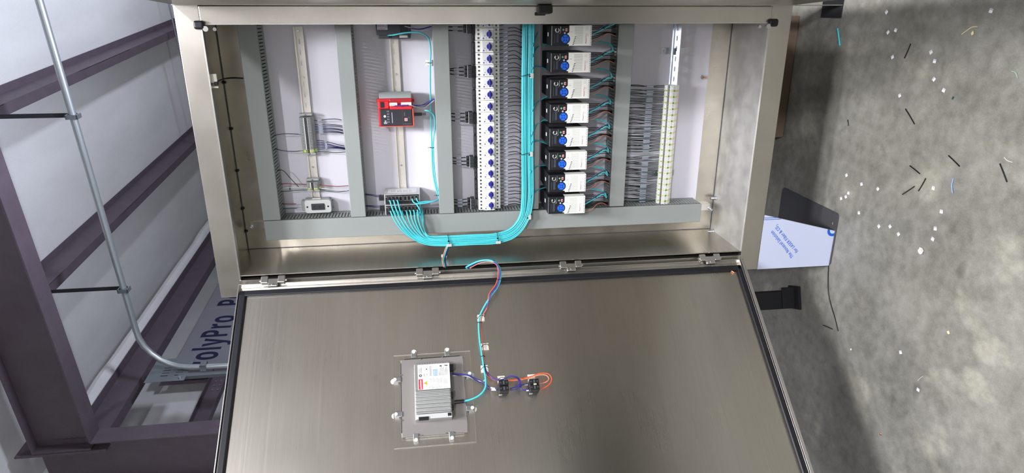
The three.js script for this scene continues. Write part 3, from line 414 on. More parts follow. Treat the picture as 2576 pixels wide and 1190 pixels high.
part('side_label', new THREE.PlaneGeometry(0.07, 0.115).rotateZ(Math.PI / 2).rotateZ(-Math.PI / 2).rotateY(Math.PI / 2).translate(0.0213, 0, 0.06), std(0xffffff, 0.5, 0, { map: canvasTex(256, 420, (x, W, H) => { x.fillStyle = '#dcdde0'; x.fillRect(0, 0, W, H); x.fillStyle = '#55565c'; x.save(); x.translate(0, 0); for (let i = 0; i < 18; i++) if (i % 5) x.fillRect(60 + (i * 37) % 30, 30 + i * 18, 60 + (i * 53) % 90, 4); x.strokeStyle = '#777'; x.strokeRect(50, 20, 160, 300); x.strokeRect(90, 150, 80, 90); x.restore(); }) }), swA);

// ------------------------------------------------------------ motor breakers and their feed
const BY = 1.4555, BX = 0.8874, BPITCH = 0.045;
const breakerPrint = std(0xffffff, 0.5, 0, { map: canvasTex(360, 360, (x, W, H) => {   // 44 x 45 mm
  x.fillStyle = '#eceeea'; x.fillRect(0, 0, W, H); const k = W / 44; x.strokeStyle = '#a9adac'; x.lineWidth = 2; x.strokeRect(15 * k, 3 * k, 16 * k, 5 * k); x.strokeRect(15 * k, 11 * k, 1 * k, 30 * k); x.fillStyle = '#8f9493'; for (let i = 0; i < 4; i++) x.fillRect((18 + i * 3) * k, 12 * k, 1.6 * k, 0.9 * k);
  x.fillStyle = '#2a3f8f'; x.beginPath(); x.arc(6.5 * k, 5 * k, 3 * k, 0, 7); x.fill(); x.fillStyle = '#cdd3ea'; x.font = `bold ${4 * k}px sans-serif`; x.textAlign = 'center'; x.fillText('i', 6.5 * k, 6.5 * k);
  x.fillStyle = '#111'; x.fillRect(13.5 * k, 8.3 * k, 3.6 * k, 2.2 * k);
  x.fillStyle = '#3b3b3b'; x.font = `bold ${3 * k}px sans-serif`; x.fillText('TEST', 8 * k, 16 * k); x.fillText('A', 4 * k, 19 * k); x.fillRect(9 * k, 18 * k, 3 * k, 1.2 * k); x.fillText('ON', 31 * k, 26 * k); x.fillText('OFF', 7.5 * k, 41 * k); x.strokeStyle = '#777'; x.lineWidth = 3; x.beginPath(); x.arc(9 * k, 34 * k, 4 * k, 1.2, 3.6); x.stroke();
}) });
function makeBreaker() {
  const t = thing('motor_breaker', '', 'motor breaker'); const z = 0.1;                // local origin at the panel face behind the knob
  const prof = [[-0.041, 0.012], [-0.041, z - 0.022], [-0.0185, z - 0.018], [-0.0175, z - 0.003], [-0.016, z], [0.0265, z], [0.028, z - 0.006], [0.05, z - 0.01], [0.0515, z - 0.012], [0.0515, 0.012]];
  part('body', ext(prof.map(([y, q]) => [-q, y]), 0.0436).translate(0, 0, -0.0218).rotateY(Math.PI / 2), std(0xe9ebe6, 0.5), t);
  part('printed_face', new THREE.PlaneGeometry(0.0425, 0.0425).translate(0, 0.00525, z + 0.0004), breakerPrint, t);
  for (const [y, q] of [[0.0405, z - 0.0076], [-0.029, z - 0.0195]]) for (const x of [-0.0145, 0, 0.0145]) { const h = part('screw_well', cyl(0.0036, 0.003, x, y, q, 'z'), M.hole, t); part('screw', cyl(0.0022, 0.0034, x, y, q, 'z', 0.0018, 8), M.screw, h); }
  const k = part('knob', [cyl(0.0108, 0.006, 0, 0, z + 0.003, 'z', 0.0102, 28)], M.blueKnob, t);
  part('knob_grip', [rb(0.0305, 0.0066, 0.012, 0.0024, 0, 0, z + 0.0105)], M.blueKnob, k);
  part('lock_clip', [bb(-0.0195, -0.0125, -0.0152, -0.0138, z, z + 0.003), bb(-0.0125, -0.0112, -0.0152, -0.009, z, z + 0.003)], M.screw, t);
  return t;
}
const br0 = makeBreaker();
for (let i = -1; i < 16; i++) {
  const o = i < 0 ? br0 : dup(br0, 'motor_breaker'); const n = i + 1;
  o.userData.label = n === 0 ? 'white motor breaker cut off by the right flange, topmost of the column in the photo' : n === 16 ? 'white motor breaker with blue knob at the hinge side end of the row' : `white motor breaker with blue knob, ${ORD[n]} from the photo top`;
  o.userData.group = 'motor breakers in one row'; o.position.set(BX - i * BPITCH, BY, PZ);
}
for (let i = 0; i < 8; i++) {                                 // comb busbar, in lengths
  const t = thing('comb_busbar', `black comb busbar along the breakers, length ${ORD[i]} from the photo top`, 'busbar', V(BX + 0.018 - i * 0.09, BY + 0.058, PZ), 0, 'comb busbars along the breakers');
  part('bar', rb(0.086, 0.012, 0.03, 0.002, 0, 0, 0.062), M.black, t);
  for (let k = 0; k < 4; k++) part('link_mark', bb(-0.035 + k * 0.02, -0.022 + k * 0.02, 0.001, 0.004, 0.077, 0.0776), M.charcoal, t);
}
const feedX = [[1185, 68], [1181, 180], [1187, 296], [1187, 407], [1189, 512]].map(([ix, iy]) => onZ(ix, iy, -0.165).x);
feedX.forEach((x, i) => {
  const t = thing('feed_plug', i === 0 ? 'black three pole feed plug half hidden behind the right flange' : `black three pole feed plug beside the breakers, ${ORD[i]} from the photo top`, 'feed plug', V(x, BY + 0.076, PZ), 0, 'feed plugs on the busbar');
  part('body', rb(0.046, 0.016, 0.034, 0.002, 0, 0, 0.084), M.black, t);
  for (const k of [-1, 0, 1]) { const w = part('screw_window', bb(k * 0.0145 - 0.005, k * 0.0145 + 0.005, -0.005, 0.005, 0.1005, 0.1022), M.charcoal, t); part('screw', cyl(0.0026, 0.001, k * 0.0145, 0, 0.1025), M.blackMatte, w); part('wire_socket', rb(0.013, 0.014, 0.02, 0.003, k * 0.0145, 0.014, 0.082), M.black, t); }
  part('edge_strip', bb(-0.0235, 0.0235, 0.0078, 0.0095, 0.099, 0.1022), M.lightPlastic, t);
});

// ------------------------------------------------------------ drives
const driveX = [98, 166, 232, 294, 354, 413, 469, 524].map((iy, i) => onZ([1425, 1421, 1418, 1417, 1415, 1413, 1411, 1410][i], iy, -0.062).x + 0.0115);
const DY = 1.1585, DZ = -0.066;
const driveText = canvasTex(512, 200, (x, W, H) => { x.fillStyle = '#e6e8e0'; x.fillRect(0, 0, W, H); x.fillStyle = '#b0262f'; x.textBaseline = 'alphabetic'; x.font = 'italic bold 86px sans-serif'; x.fillText('Power', 12, 92); const w = x.measureText('Power').width; x.font = 'italic 86px sans-serif'; x.fillText('Flex', 12 + w, 92); x.font = '62px sans-serif'; x.fillStyle = '#c0525a'; x.fillText('525', 330, 160); });
const drivePrint = canvasTex(256, 160, (x, W, H) => { x.fillStyle = '#e6e8e0'; x.fillRect(0, 0, W, H); x.fillStyle = '#55585a'; for (let j = 0; j < 4; j++) { x.fillRect(20, 18 + j * 34, 16, 12); for (let i = 0; i < 5; i++) x.fillRect(52 + i * 34, 22 + j * 34, 24, 6); } });
function makeDrive() {
  const t = thing('motor_drive', '', 'motor drive'); const w = 0.072, d = DZ - PZ;          // local origin: middle of the front
  part('chassis', rb(w - 0.002, 0.142, d - 0.03, 0.003, 0, 0.004, -d / 2 - 0.012), std(0x1b1c21, 0.5), t);
  part('cooling_fins', [0, 1, 2, 3, 4, 5, 6, 7, 8, 9].map((i) => bb(w / 2 - 0.0012, w / 2 + 0.0002, -0.062, 0.066, -0.06 - i * 0.009, -0.056 - i * 0.009)), M.blackMatte, t).userData = { kind: 'stuff' };
  part('side_label', bb(-0.004, 0.01, 0.0752, 0.0758, -0.075, -0.06), M.white, t).userData = { label: 'small white label with red mark' };
  part('keypad', rb(w, 0.07, 0.034, 0.0025, 0, 0.0405, -0.017), std(0x17181d, 0.38), t);
  const edge = part('keypad_edge', bb(-0.034, 0.034, 0.0735, 0.0752, -0.003, 0.0002), M.silver, t);
  const cov = [[-0.036, -0.076], [0.036, -0.076], [0.036, 0.0085]]; for (let i = 0; i <= 12; i++) { const a = (200 + i * 140 / 12) * Math.PI / 180; cov.push([-0.0115 + 0.0185 * -Math.cos(a) , 0.0235 + 0.0185 * Math.sin(a)]); }
  cov.sort(() => 0); const arc = cov.slice(3).sort((a, b) => b[0] - a[0]).filter((p) => p[0] > -0.0335); const poly = [...cov.slice(0, 3), [0.012, 0.0085], ...arc, [-0.031, 0.0085], [-0.036, 0.0085]];
  part('cover', ext(poly, 0.036).translate(0, 0, -0.034), M.cover, t);
  part('cover_slots', [...Array(11).keys()].map((i) => { const y0 = i > 5 ? -0.004 - (i > 8 ? 0 : 0.004) : 0.002; return bb(0.029 - i * 0.0056 - 0.0014, 0.029 - i * 0.0056 + 0.0014, -0.043, -0.012 + (i > 4 ? (i - 8) * 0.0018 : 0), 0.0021, 0.0027); }), std(0xc4c6bd, 0.6), t);
  part('slot_openings', [...Array(6).keys()].map((i) => bb(-0.0315 + i * 0.0056 - 0.0012, -0.0315 + i * 0.0056 + 0.0012, -0.009 - i * 0.0017, -0.0045 - i * 0.0017, 0.0021, 0.003)), M.hole, t);
  part('printed_name', new THREE.PlaneGeometry(0.044, 0.0172).translate(-0.008, -0.0585, 0.00235), std(0xffffff, 0.5, 0, { map: driveText }), t);
  part('printed_table', new THREE.PlaneGeometry(0.014, 0.012).translate(0.026, -0.058, 0.0023), std(0xffffff, 0.5, 0, { map: drivePrint }), t);
  part('rating_mark', bb(0.013, 0.0142, -0.0035, 0.004, 0.0021, 0.0026), M.screw, t);
  for (let i = 0; i < 10; i++) part('terminal_opening', bb(0.03 - i * 0.0067 - 0.0011, 0.03 - i * 0.0067 + 0.0011, -0.0738, -0.0712, 0.0015, 0.0026), M.hole, t);
  const pad = part('navigation_pad', cyl(0.0152, 0.002, -0.0115, 0.0235, 0.0009, 'z', 0.0148, 32), std(0x0e1a38, 0.4), t);
  for (let q = 0; q < 4; q++) { const s = new THREE.Shape(); const a0 = q * Math.PI / 2 + Math.PI / 4 + 0.1, a1 = a0 + Math.PI / 2 - 0.2; s.absarc(0, 0, 0.0142, a0, a1, false); s.absarc(0, 0, 0.0062, a1 - 0.08, a0 + 0.08, true); s.closePath(); part('arrow_key', new THREE.ExtrudeGeometry(s, { depth: 0.0018, bevelEnabled: true, bevelSize: 0.0003, bevelThickness: 0.0005, bevelSegments: 1, curveSegments: 10 }).translate(-0.0115, 0.0235, 0.0016), M.blue, pad); }
  part('enter_key', cyl(0.005, 0.003, -0.0115, 0.0235, 0.0024, 'z', 0.0046, 20), M.blue, pad);
  const dial = part('speed_dial', new THREE.TorusGeometry(0.0066, 0.0024, 8, 24, Math.PI * 1.7).rotateZ(0.6).translate(0.0195, 0.0535, 0.0012), M.silver, t); part('dial_core', cyl(0.0056, 0.004, 0.0195, 0.0535, 0.001, 'z', 0.0045, 20), M.black, dial);
  part('start_key', cyl(0.0038, 0.0022, 0.0205, 0.031, 0.0006, 'z', 0.0034, 16), std(0x6fa982, 0.5), t); const sk = part('stop_key', rb(0.0105, 0.0078, 0.003, 0.001, 0.0205, 0.0192, 0.0004), std(0xd9a2a6, 0.5), t); part('stop_mark', cyl(0.0024, 0.001, 0.0205, 0.0192, 0.0021, 'z'), M.redPlastic, sk);
  part('reverse_key', cyl(0.0036, 0.0022, 0.009, 0.0255, 0.0006, 'z', 0.0032, 16), std(0xb4bcc8, 0.4), t);
  part('screen_bezel', [bb(-0.028, 0.012, 0.0455, 0.0585, 0.0, 0.0008)], std(0x20242b, 0.25), t); part('screen', bb(-0.024, 0.008, 0.0475, 0.0565, 0.0006, 0.0014), std(0x3b434c, 0.18), t); part('network_led', [bb(-0.026, 0.006, 0.0625, 0.0635, 0, 0.0008)], std(0x5a5e66, 0.4), t);
  part('keypad_trim', tube([V(0.0315, 0.0415, 0.0004), V(0.0125, 0.0415, 0.0004), V(0.0085, 0.0435, 0.0004), V(0.0075, 0.048, 0.0004)], 0.0007, 12, 5), M.silver, t);
  return t;
}
const dr0 = makeDrive();
driveX.forEach((x, i) => { const o = i ? dup(dr0, 'motor_drive') : dr0; o.userData.label = `black and white motor drive with round blue keypad, ${i === 7 ? 'last' : ORD[i]} from the photo top`; o.userData.group = 'motor drives in one row'; o.position.set(x, DY, DZ); });

// ------------------------------------------------------------ wires: every wire a thing of its own
function makeWire(name, pts, r, mat, label, cat, group, sleeve, sm = M.sleeve, n = 18) {
  const base = pts[0].clone(), loc = pts.map((p) => p.clone().sub(base));
  if (!sleeve) { const o = solo(name, tube(loc, r, n, 6), mat, label, cat, group); o.position.copy(base); return o; }
  const t = thing(name, label, cat, base, 0, group); part('insulation', tube(loc, r, n, 6), mat, t);
  const c = new THREE.CatmullRomCurve3(loc, false, 'centripetal'), q = []; for (let i = 0; i <= 4; i++) q.push(c.getPointAt(sleeve[0] + (sleeve[1] - sleeve[0]) * i / 4));
  part('marker_sleeve', tube(q, r * 1.5, 6, 6), sm, t); return t;
}
const clones = {};
function wireAt(key, p, build) {                               // variants are built once and cloned along a row
  if (!clones[key]) { clones[key] = build(p); return clones[key]; }
  return dup(clones[key], clones[key].userData.nm ?? clones[key].name.replace(/_\d\d\d$/, ''), null, p);
}
const JW = rngOf(31);
for (let i = 0; i < 17; i++) for (const k of [1, 0, -1]) {
  const v = Math.floor(JW() * 6), p = V(BX - (i - 1) * BPITCH + k * 0.0145, BY - 0.04, PZ + 0.068);
  wireAt('out' + v, p, (p) => { const q = rngOf(100 + v), a = (q() - 0.5) * 0.016, b = 0.006 + q() * 0.008; return makeWire('power_wire', [p, p.clone().add(V(0.001, -0.012, 0.003)), p.clone().add(V(b * 0.8, -0.035, 0.02)), p.clone().add(V(b, -0.06, 0.018)), p.clone().add(V(a, -0.092, -0.008)), p.clone().add(V(a, -0.102, -0.016))], 0.0014, M.wire, 'short black wire arching from a breaker down into the duct behind the teal bundle', 'wire', 'black wires below the breakers', [0.16, 0.32]); }).userData.label = `short black wire below the ${nth(i + 1)} breaker from the photo top, ${['lower', 'middle', 'upper'][k + 1]} of three`;
}
feedX.forEach((x, i) => { for (const k of [1, 0, -1]) { const p = V(x + k * 0.0145, BY + 0.099, PZ + 0.08), j = (JW() - 0.5) * 0.004; makeWire('feed_wire', [p, p.clone().add(V(0, 0.012, 0.001)), p.clone().add(V(j - 0.002 * k, 0.035, 0.004)), p.clone().add(V(j * 2 - k * 0.003, 0.055, -0.006)), p.clone().add(V(j * 2 - k * 0.003, 0.065, -0.012))], 0.0021, M.wire, 'thick black feed wire from a feed plug up into the grey duct', 'wire', 'black feed wires at the breakers', [0.28, 0.55]).userData.label = `thick black feed wire at the ${nth(i + 1)} feed plug from the photo top, ${['lower', 'middle', 'upper'][k + 1]} of three`; } });
{
  const c = Math.cos(TILT), s = Math.sin(TILT), ty = stripY + 0.026 * c - 0.028 * s, tz = stripZ + 0.026 * s + 0.028 * c, top = 0.8885;
  for (let i = 0; i < NSTRIP; i++) {
    if (i === 2 || JW() < 0.06) continue;
    const green = i % 4 === 0, v = Math.floor(JW() * 7), p = V(strip0 + i * 0.00615, ty, tz), H = top - ty + 0.012;
    wireAt((green ? 'g' : 'b') + v, p, (p) => { const q = rngOf(300 + v + (green ? 50 : 0)), a = (q() - 0.5) * 0.022, b = (q() - 0.3) * 0.01; return makeWire('field_wire', [p, p.clone().add(V(0, 0.02, 0.006)), p.clone().add(V(b * 0.6, H * 0.4, 0.016)), p.clone().add(V(a * 0.6 + b, H * 0.7, 0.014)), p.clone().add(V(a, H * 0.93, 0.0)), p.clone().add(V(a, H, -0.01))], green ? 0.00135 : 0.0015, green ? M.green : M.wire, green ? 'thin dark green ground wire between the lower duct and the white strip' : 'thin black wire with a pale marker between the lower duct and the white strip', 'wire', green ? 'green wires above the white strip' : 'black wires above the white strip', green ? null : [0.3, 0.46]); }).userData.label = green ? `thin dark green wire at the ${nth(21 - i / 4)} ground terminal from the photo top` : `thin black wire with a pale marker at strip terminal ${nth(84 - i)} from the photo top`;
  }
}
const path = (a) => a.map(([ix, iy, z]) => onZ(ix, iy, z));
const zA = PZ + 0.03, zD = PZ + 0.045;
// upper rail: navy wires to the second duct, two to the top duct
[[303, 301, 795], [313, 316, 797], [318, 319, 797], [322, 326, 798], [326, 328, 798], [330, 333, 799], [334, 335, 799], [354, 366, 801], [359, 372, 802], [363, 371, 802], [367, 373, 803], [371, 374, 803], [375, 375, 803]].forEach(([a, b, ix], i) => makeWire('signal_wire', path([[ix - 4, a, zA], [ix + 6, a, zA + 0.004], [ix + 28, (a + b) / 2 - 2, zD + 0.01], [ix + 52, b - 1.5, zD], [ix + 64 + (b - 300) * 0.02, b + 1, zD - 0.012]]), 0.0014, M.navy, `navy signal wire from the grey terminals to the second duct, ${nth(i + 1)} from the photo top`, 'wire', 'navy wires beside the grey terminals', i < 7 ? [0.12, 0.3] : [0.3, 0.4]));
for (const [a, b, l] of [[[[765, 339, zA], [740, 337, zD], [710, 337, zD + 0.006], [694, 340, zD], [686, 343, zD - 0.01]], 0, 'single navy wire between the top duct and the middle of the grey terminals'], [[[767, 378, zA], [740, 381, zD], [712, 379, zD + 0.006], [698, 376, zD], [690, 372, zD - 0.01]], 0, 'single navy wire between the top duct and the lower end of the grey terminals']]) makeWire('signal_wire', path(a), 0.0014, M.navy, l, 'wire', undefined, b ? null : [0.06, 0.16]);
makeWire('ground_wire', path([[800, 381, zA], [820, 382, zD], [845, 384, zD], [872, 382, zD - 0.008]]), 0.0015, M.green, 'dark green wire at the low end of the grey terminal row', 'wire');
for (const [m, l, a] of [
  [M.red, 'dark red wire between the short terminal row and the top duct', [[772, 464, zA], [745, 463, zD], [715, 462, zD], [696, 465, zD - 0.01]]],
  [M.whiteWire, 'white wire between the short terminal row and the top duct', [[772, 473, zA], [745, 472, zD], [718, 473, zD], [698, 480, zD - 0.01]]],
  [M.green, 'dark green wire between the short terminal row and the top duct', [[773, 478, zA], [745, 479, zD], [720, 481, zD], [700, 482, zD - 0.01]]],
  [M.red, 'dark red wire between the short terminal row and the second duct', [[802, 464, zA], [820, 467, zD], [850, 469, zD], [878, 467, zD - 0.01]]],
  [M.whiteWire, 'white wire between the short terminal row and the second duct', [[803, 473, zA], [822, 475, zD], [850, 478, zD], [878, 480, zD - 0.01]]],
  [M.green, 'dark green wire between the short terminal row and the second duct', [[804, 477, zA], [826, 481, zD], [852, 483, zD], [879, 479, zD - 0.01]]],
  [M.red, 'dark red wire from the outlet box to the top duct', [[745, 513, zA], [728, 513, zD], [705, 513, zD - 0.01]]],
  [M.whiteWire, 'white wire from the outlet box to the top duct', [[746, 519, zA], [728, 519, zD], [704, 518, zD - 0.01]]],
  [M.green, 'dark green wire from the outlet box to the top duct', [[747, 524, zA], [728, 525, zD], [705, 525, zD - 0.01]]],
  [M.wire, 'loose black wire end hanging out of the top duct', [[692, 432, zD - 0.01], [700, 428, zD + 0.01], [712, 429, zD + 0.02], [730, 448, zD + 0.02], [751, 470, zD + 0.01]]],
]) makeWire('mains_wire', path(a), 0.0015, m, l, 'wire');
solo('wire_offcut', tube(path([[729, 470, PZ + 0.004], [729.5, 477, PZ + 0.004]]), 0.0022, 4, 6), M.wire, 'tiny black wire offcut caught on the white wires by the short terminals', 'offcut');
// adapter, safety controller and switch feeds
[[1021, 67, 1060, 72, 1085, 66], [1023, 68, 1058, 74, 1086, 67], [1018, 66, 1050, 69, 1085, 65]].forEach(([a, b, c, d, e, f], i) => makeWire('control_wire', path([[a, b, -0.18], [(a + c) / 2, (b + d) / 2 + 2, -0.175], [c, d, -0.185], [e, f, -0.2]]), 0.0014, i === 2 ? M.whiteWire : M.purple, i === 2 ? 'white wire from the bus adapter to the third duct' : `purple wire from the bus adapter to the third duct, ${i ? 'lower' : 'upper'} of two`, 'wire', i === 2 ? undefined : 'purple wires of the bus adapter'));
[[988, 267, 1040, 266, 1062, 264, 1092, 249], [1010, 266, 1042, 267, 1066, 269, 1093, 250], [1005, 268, 1040, 265, 1070, 263, 1094, 251], [1020, 265, 1044, 268, 1068, 270, 1093, 252]].forEach(([a, b, c, d, e, f, g, h], i) => makeWire('control_wire', path([[a, b, -0.158], [(a + c) / 2, (b + d) / 2 - 2, -0.152], [c, d, -0.16], [e, f, -0.19], [(e + g) / 2 + 4, (f + h) / 2 - 3, -0.2], [g, h, -0.2]]), 0.0014, i === 3 ? M.whiteWire : M.purple, i === 3 ? 'white wire among the purple ones on the red controller' : `purple wire from the red controller plug, ${nth(i + 1)} of three from its end`, 'wire', i === 3 ? undefined : 'purple wires of the red controller'));
[[490, 489], [493, 491], [517, 518], [520, 520]].forEach(([a, b], i) => makeWire('control_wire', path([[958, a, -0.18], [948, a + 1.5, -0.185], [935, (a + b) / 2, -0.19], [919, b - 1, -0.205]]), 0.0015, M.navy, `${i % 2 ? 'lower' : 'upper'} navy supply wire of the switch ${i < 2 ? 'nearer the red module' : 'nearer the hinge side'}`, 'wire', i < 2 ? 'supply wires of the near switch' : 'supply wires of the far switch'));

// teal network cables
const CR = 0.0029;
makeWire('network_cable', path([[976, 89, -0.195], [990, 88, -0.165], [1025, 82, -0.15], [1060, 83, -0.16], [1077, 95, -0.19], [1083, 120, -0.21], [1082, 170, -0.215], [1083, 260, -0.215], [1086, 360, -0.215], [1090, 440, -0.215], [1100, 487, -0.2], [1104, 499, -0.18], [1096, 506, -0.16], [1070, 507, -0.15], [1052, 509, -0.145], [1049, 503, -0.147], [1047, 498, -0.153]]), CR, M.teal, 'teal cable curving from the bus adapter along the third duct to a switch', 'cable', undefined, null, null, 90);
makeWire('network_cable', path([[1068, 278, -0.19], [1078, 279, -0.185], [1090, 288, -0.2], [1094, 310, -0.21], [1090, 360, -0.21], [1094, 440, -0.21], [1103, 485, -0.195], [1107, 499, -0.175], [1098, 504, -0.158], [1070, 511, -0.146], [1046, 512, -0.142], [1039, 507, -0.147], [1037, 500, -0.153]]), CR, M.teal, 'teal cable from the red controller along the third duct to a switch', 'cable', undefined, null, null, 80);
makeWire('network_cable', path([[1047, 513, -0.15], [1052, 520, -0.138], [1057, 532, -0.136], [1054, 541, -0.14], [1049, 540, -0.145], [1048, 533, -0.152]]), CR, M.teal, 'short teal jumper curling between the two switches', 'cable', undefined, null, null, 30);
{
  const center = [[1075, 603, -0.122], [1130, 606, -0.12], [1190, 603, -0.12], [1250, 599, -0.121], [1292, 584, -0.124], [1318, 550, -0.13], [1326, 510, -0.136], [1326.5, 400, -0.138], [1327, 300, -0.138], [1327.5, 187, -0.138], [1328.5, 110, -0.138], [1329, 66, -0.138], [1330, 40, -0.14]];
  const ports = []; for (let i = 0; i < 8; i++) ports.push([swB, i]); for (const i of [0, 1, 2]) ports.push([swA, i]); for (let i = 0; i < 3; i++) ports.push([swA, 5 + i * 0.8]);
  const N = 14, order = [0, 1, 2, 8, 3, 9, 4, 10, 5, 6, 7, 11, 12, 13];
  const local = (i) => 0.05 - i * 0.0148 - (i > 3 ? 0.003 : 0);
  for (let j = 0; j < N; j++) {
    const [sw, pi] = ports[order[j]], hidden = order[j] > 10, col = 6 - Math.floor(j / 2), lay = j % 2, o = (col - 3) * 3.7 + (lay ? 0.95 : -0.95), dz = lay * 0.0052 + 0.0006 * ((j * 7) % 3);
    const P0 = V(sw.position.x + 0.004, 1.8165 + local(pi), PZ + 0.1245); const pts = [];
    const q = P0.clone().sub(EYE), zc = -q.dot(BACK), pix = 1288 - FOCAL * q.dot(UPV) / zc, piy = 595 - FOCAL * q.dot(RIGHT) / zc;
    if (!hidden) { pts.push(P0, P0.clone().add(V(-0.006, -0.004, 0.014)), onZ(pix + (1075 - pix) * 0.12, piy + (603 + o - piy) * 0.3, -0.112), onZ(pix + (1075 - pix) * 0.34, piy + (603 + o - piy) * 0.62, -0.112), onZ(pix + (1075 - pix) * 0.66, piy + (603 + o - piy) * 0.88, -0.117)); }
    else pts.push(onZ(1052 + (j - 11) * 4, 520, -0.17), onZ(1058 + (j - 11) * 3, 545, -0.14), onZ(1066, 572, -0.125));
    center.forEach(([ix, iy, z], k) => { const a = center[Math.max(0, k - 1)], b = center[Math.min(center.length - 1, k + 1)], tx = b[0] - a[0], ty = b[1] - a[1], L = Math.hypot(tx, ty); const wob = 0.35 * Math.sin(j * 2.3 + k * 1.7); pts.push(onZ(ix - ty / L * (o + wob) + (k > 5 ? (col > 3 || (col === 3 && lay) ? 1.5 : -1.5) : 0), iy + tx / L * (o + wob), z + dz)); });
    makeWire('network_cable', pts, CR, M.teal, hidden ? 'teal cable at the inside of the thick bundle under the drives' : sw === swB ? 'teal cable from the switch near the hinge side into the thick bundle' : 'teal cable from the switch near the modules into the thick bundle', 'cable', hidden ? 'inner teal bundle cables' : sw === swB ? 'teal bundle cables of the far switch' : 'teal bundle cables of the near switch', null, null, 96).userData.label = hidden ? `teal cable hidden inside the thick bundle, ${nth(j - 10)} from its inner edge` : sw === swB ? `teal bundle cable from the ${nth(pi + 1)} port of the switch nearest the hinge side` : `teal bundle cable from the ${nth(pi + 1)} port of the switch nearest the red module`;
    if (!hidden) { const b = thing('network_plug', sw === swB ? `black plug in the ${nth(pi + 1)} port of the switch nearest the hinge side` : `black plug in the ${nth(pi + 1)} port of the switch nearest the red module`, 'plug', P0.clone().setZ(PZ + 0.1055), 0, sw === swB ? 'plugs of the far switch' : 'plugs of the near switch'); part('body', rb(0.0105, 0.0108, 0.016, 0.0015, 0, 0, 0.0075), M.black, b); part('boot', cyl(0.0044, 0.012, 0, 0, 0.0185, 'z', 0.0034, 10), M.black, b); part('latch_tab', bb(-0.0025, 0.0025, 0.0055, 0.0066, 0.002, 0.02), std(0x5b5f6a, 0.3), b); }
  }
}
for (const [i, a] of [[[1341, 112, -0.13], [1351, 86, -0.15], [1364, 58, -0.17], [1372, 46, -0.18]], [[1341, 138, -0.13], [1352, 119, -0.15], [1377, 111, -0.17]], [[1341, 169, -0.13], [1354, 167, -0.15], [1379, 176, -0.17]], [[1341, 274, -0.13], [1353, 256, -0.15], [1381, 242, -0.17]], [[1339, 335, -0.13], [1350, 313, -0.15], [1375, 300, -0.17]], [[1338, 357, -0.13], [1354, 354, -0.15], [1376, 362, -0.17]], [[1336, 430, -0.13], [1350, 419, -0.15], [1372, 416, -0.17]], [[1336, 493, -0.13], [1350, 479, -0.15], [1372, 472, -0.17]]].entries()) makeWire('drive_cable', path([[a[0][0] - 4, a[0][1] + 12, -0.135], ...a, [a.at(-1)[0] + 8, a.at(-1)[1] + 1, -0.185]]), 0.0027, M.tealDark, `teal branch cable from the bundle to a drive, ${ORD[i]} from the photo top`, 'cable', 'teal branches at the drives', null, null, 20);
// cable clips with ties
for (const [ix, iy, len, vert, l] of [[1130, 606, 0.052, false, 'black tie and pale clip around the teal bundle where it leaves the switches'], [1253, 599, 0.052, false, 'black tie and pale clip around the teal bundle before its bend'], [1327, 187, 0.05, true, 'black tie and pale clip on the straight teal bundle, upper one in the photo'], [1326, 384, 0.05, true, 'black tie and pale clip on the straight teal bundle, middle of its run'], [1322, 542, 0.05, true, 'black tie and pale clip at the bend of the teal bundle']]) {
  const p = onZ(ix, iy, vert ? -0.138 : -0.121), t = thing('bundle_clip', l, 'cable clip', p); const h = 0.0105, zc = 0.003;
  const ring = rr(-len / 2, len / 2, -h, h, 0.006).map(([a, b]) => vert ? V(0.012 * (a / len), -a, b + zc) : V(a, 0.01 * (a / len), b + zc)); ring.push(ring[0]);
  part('tie', tube(ring, 0.0012, 60, 5), M.black, t);
  part('clip', [vert ? rb(0.02, 0.012, 0.008, 0.002, -0.004, -0.016, zc + h) : rb(0.012, 0.02, 0.008, 0.002, -0.014, 0, zc + h)], M.lightPlastic, t); part('tie_head', vert ? rb(0.005, 0.006, 0.005, 0.001, -0.006, -0.006, zc + h + 0.002) : rb(0.006, 0.005, 0.005, 0.001, 0.004, 0.004, zc + h + 0.002), M.black, t);
}
for (const [ix, iy, z, l] of [[1081, 158, -0.213, 'small black tie holding the teal cable at its white mount'], [1087, 371, -0.212, 'small black tie around the paired teal cables by the third duct'], [1102, 491, -0.19, 'small black tie where the paired teal cables turn to the switches']]) { const p = onZ(ix, iy, z), t = thing('cable_tie', l, 'cable tie', p); part('loop', new THREE.TorusGeometry(0.0075, 0.0012, 6, 20).rotateY(Math.PI / 2), M.black, t); part('tail', tube([V(0, 0.007, 0.002), V(0.001, 0.013, 0.005), V(0.0, 0.017, 0.005)], 0.0009, 6, 5), M.black, t); }
solo('tie_mount', rb(0.022, 0.022, 0.005, 0.001).translate(0, 0, 0), M.tieMount, 'cream adhesive tie mount under the teal cable beside the third duct', 'tie mount').position.copy(onZ(1079, 158, PZ + 0.003));

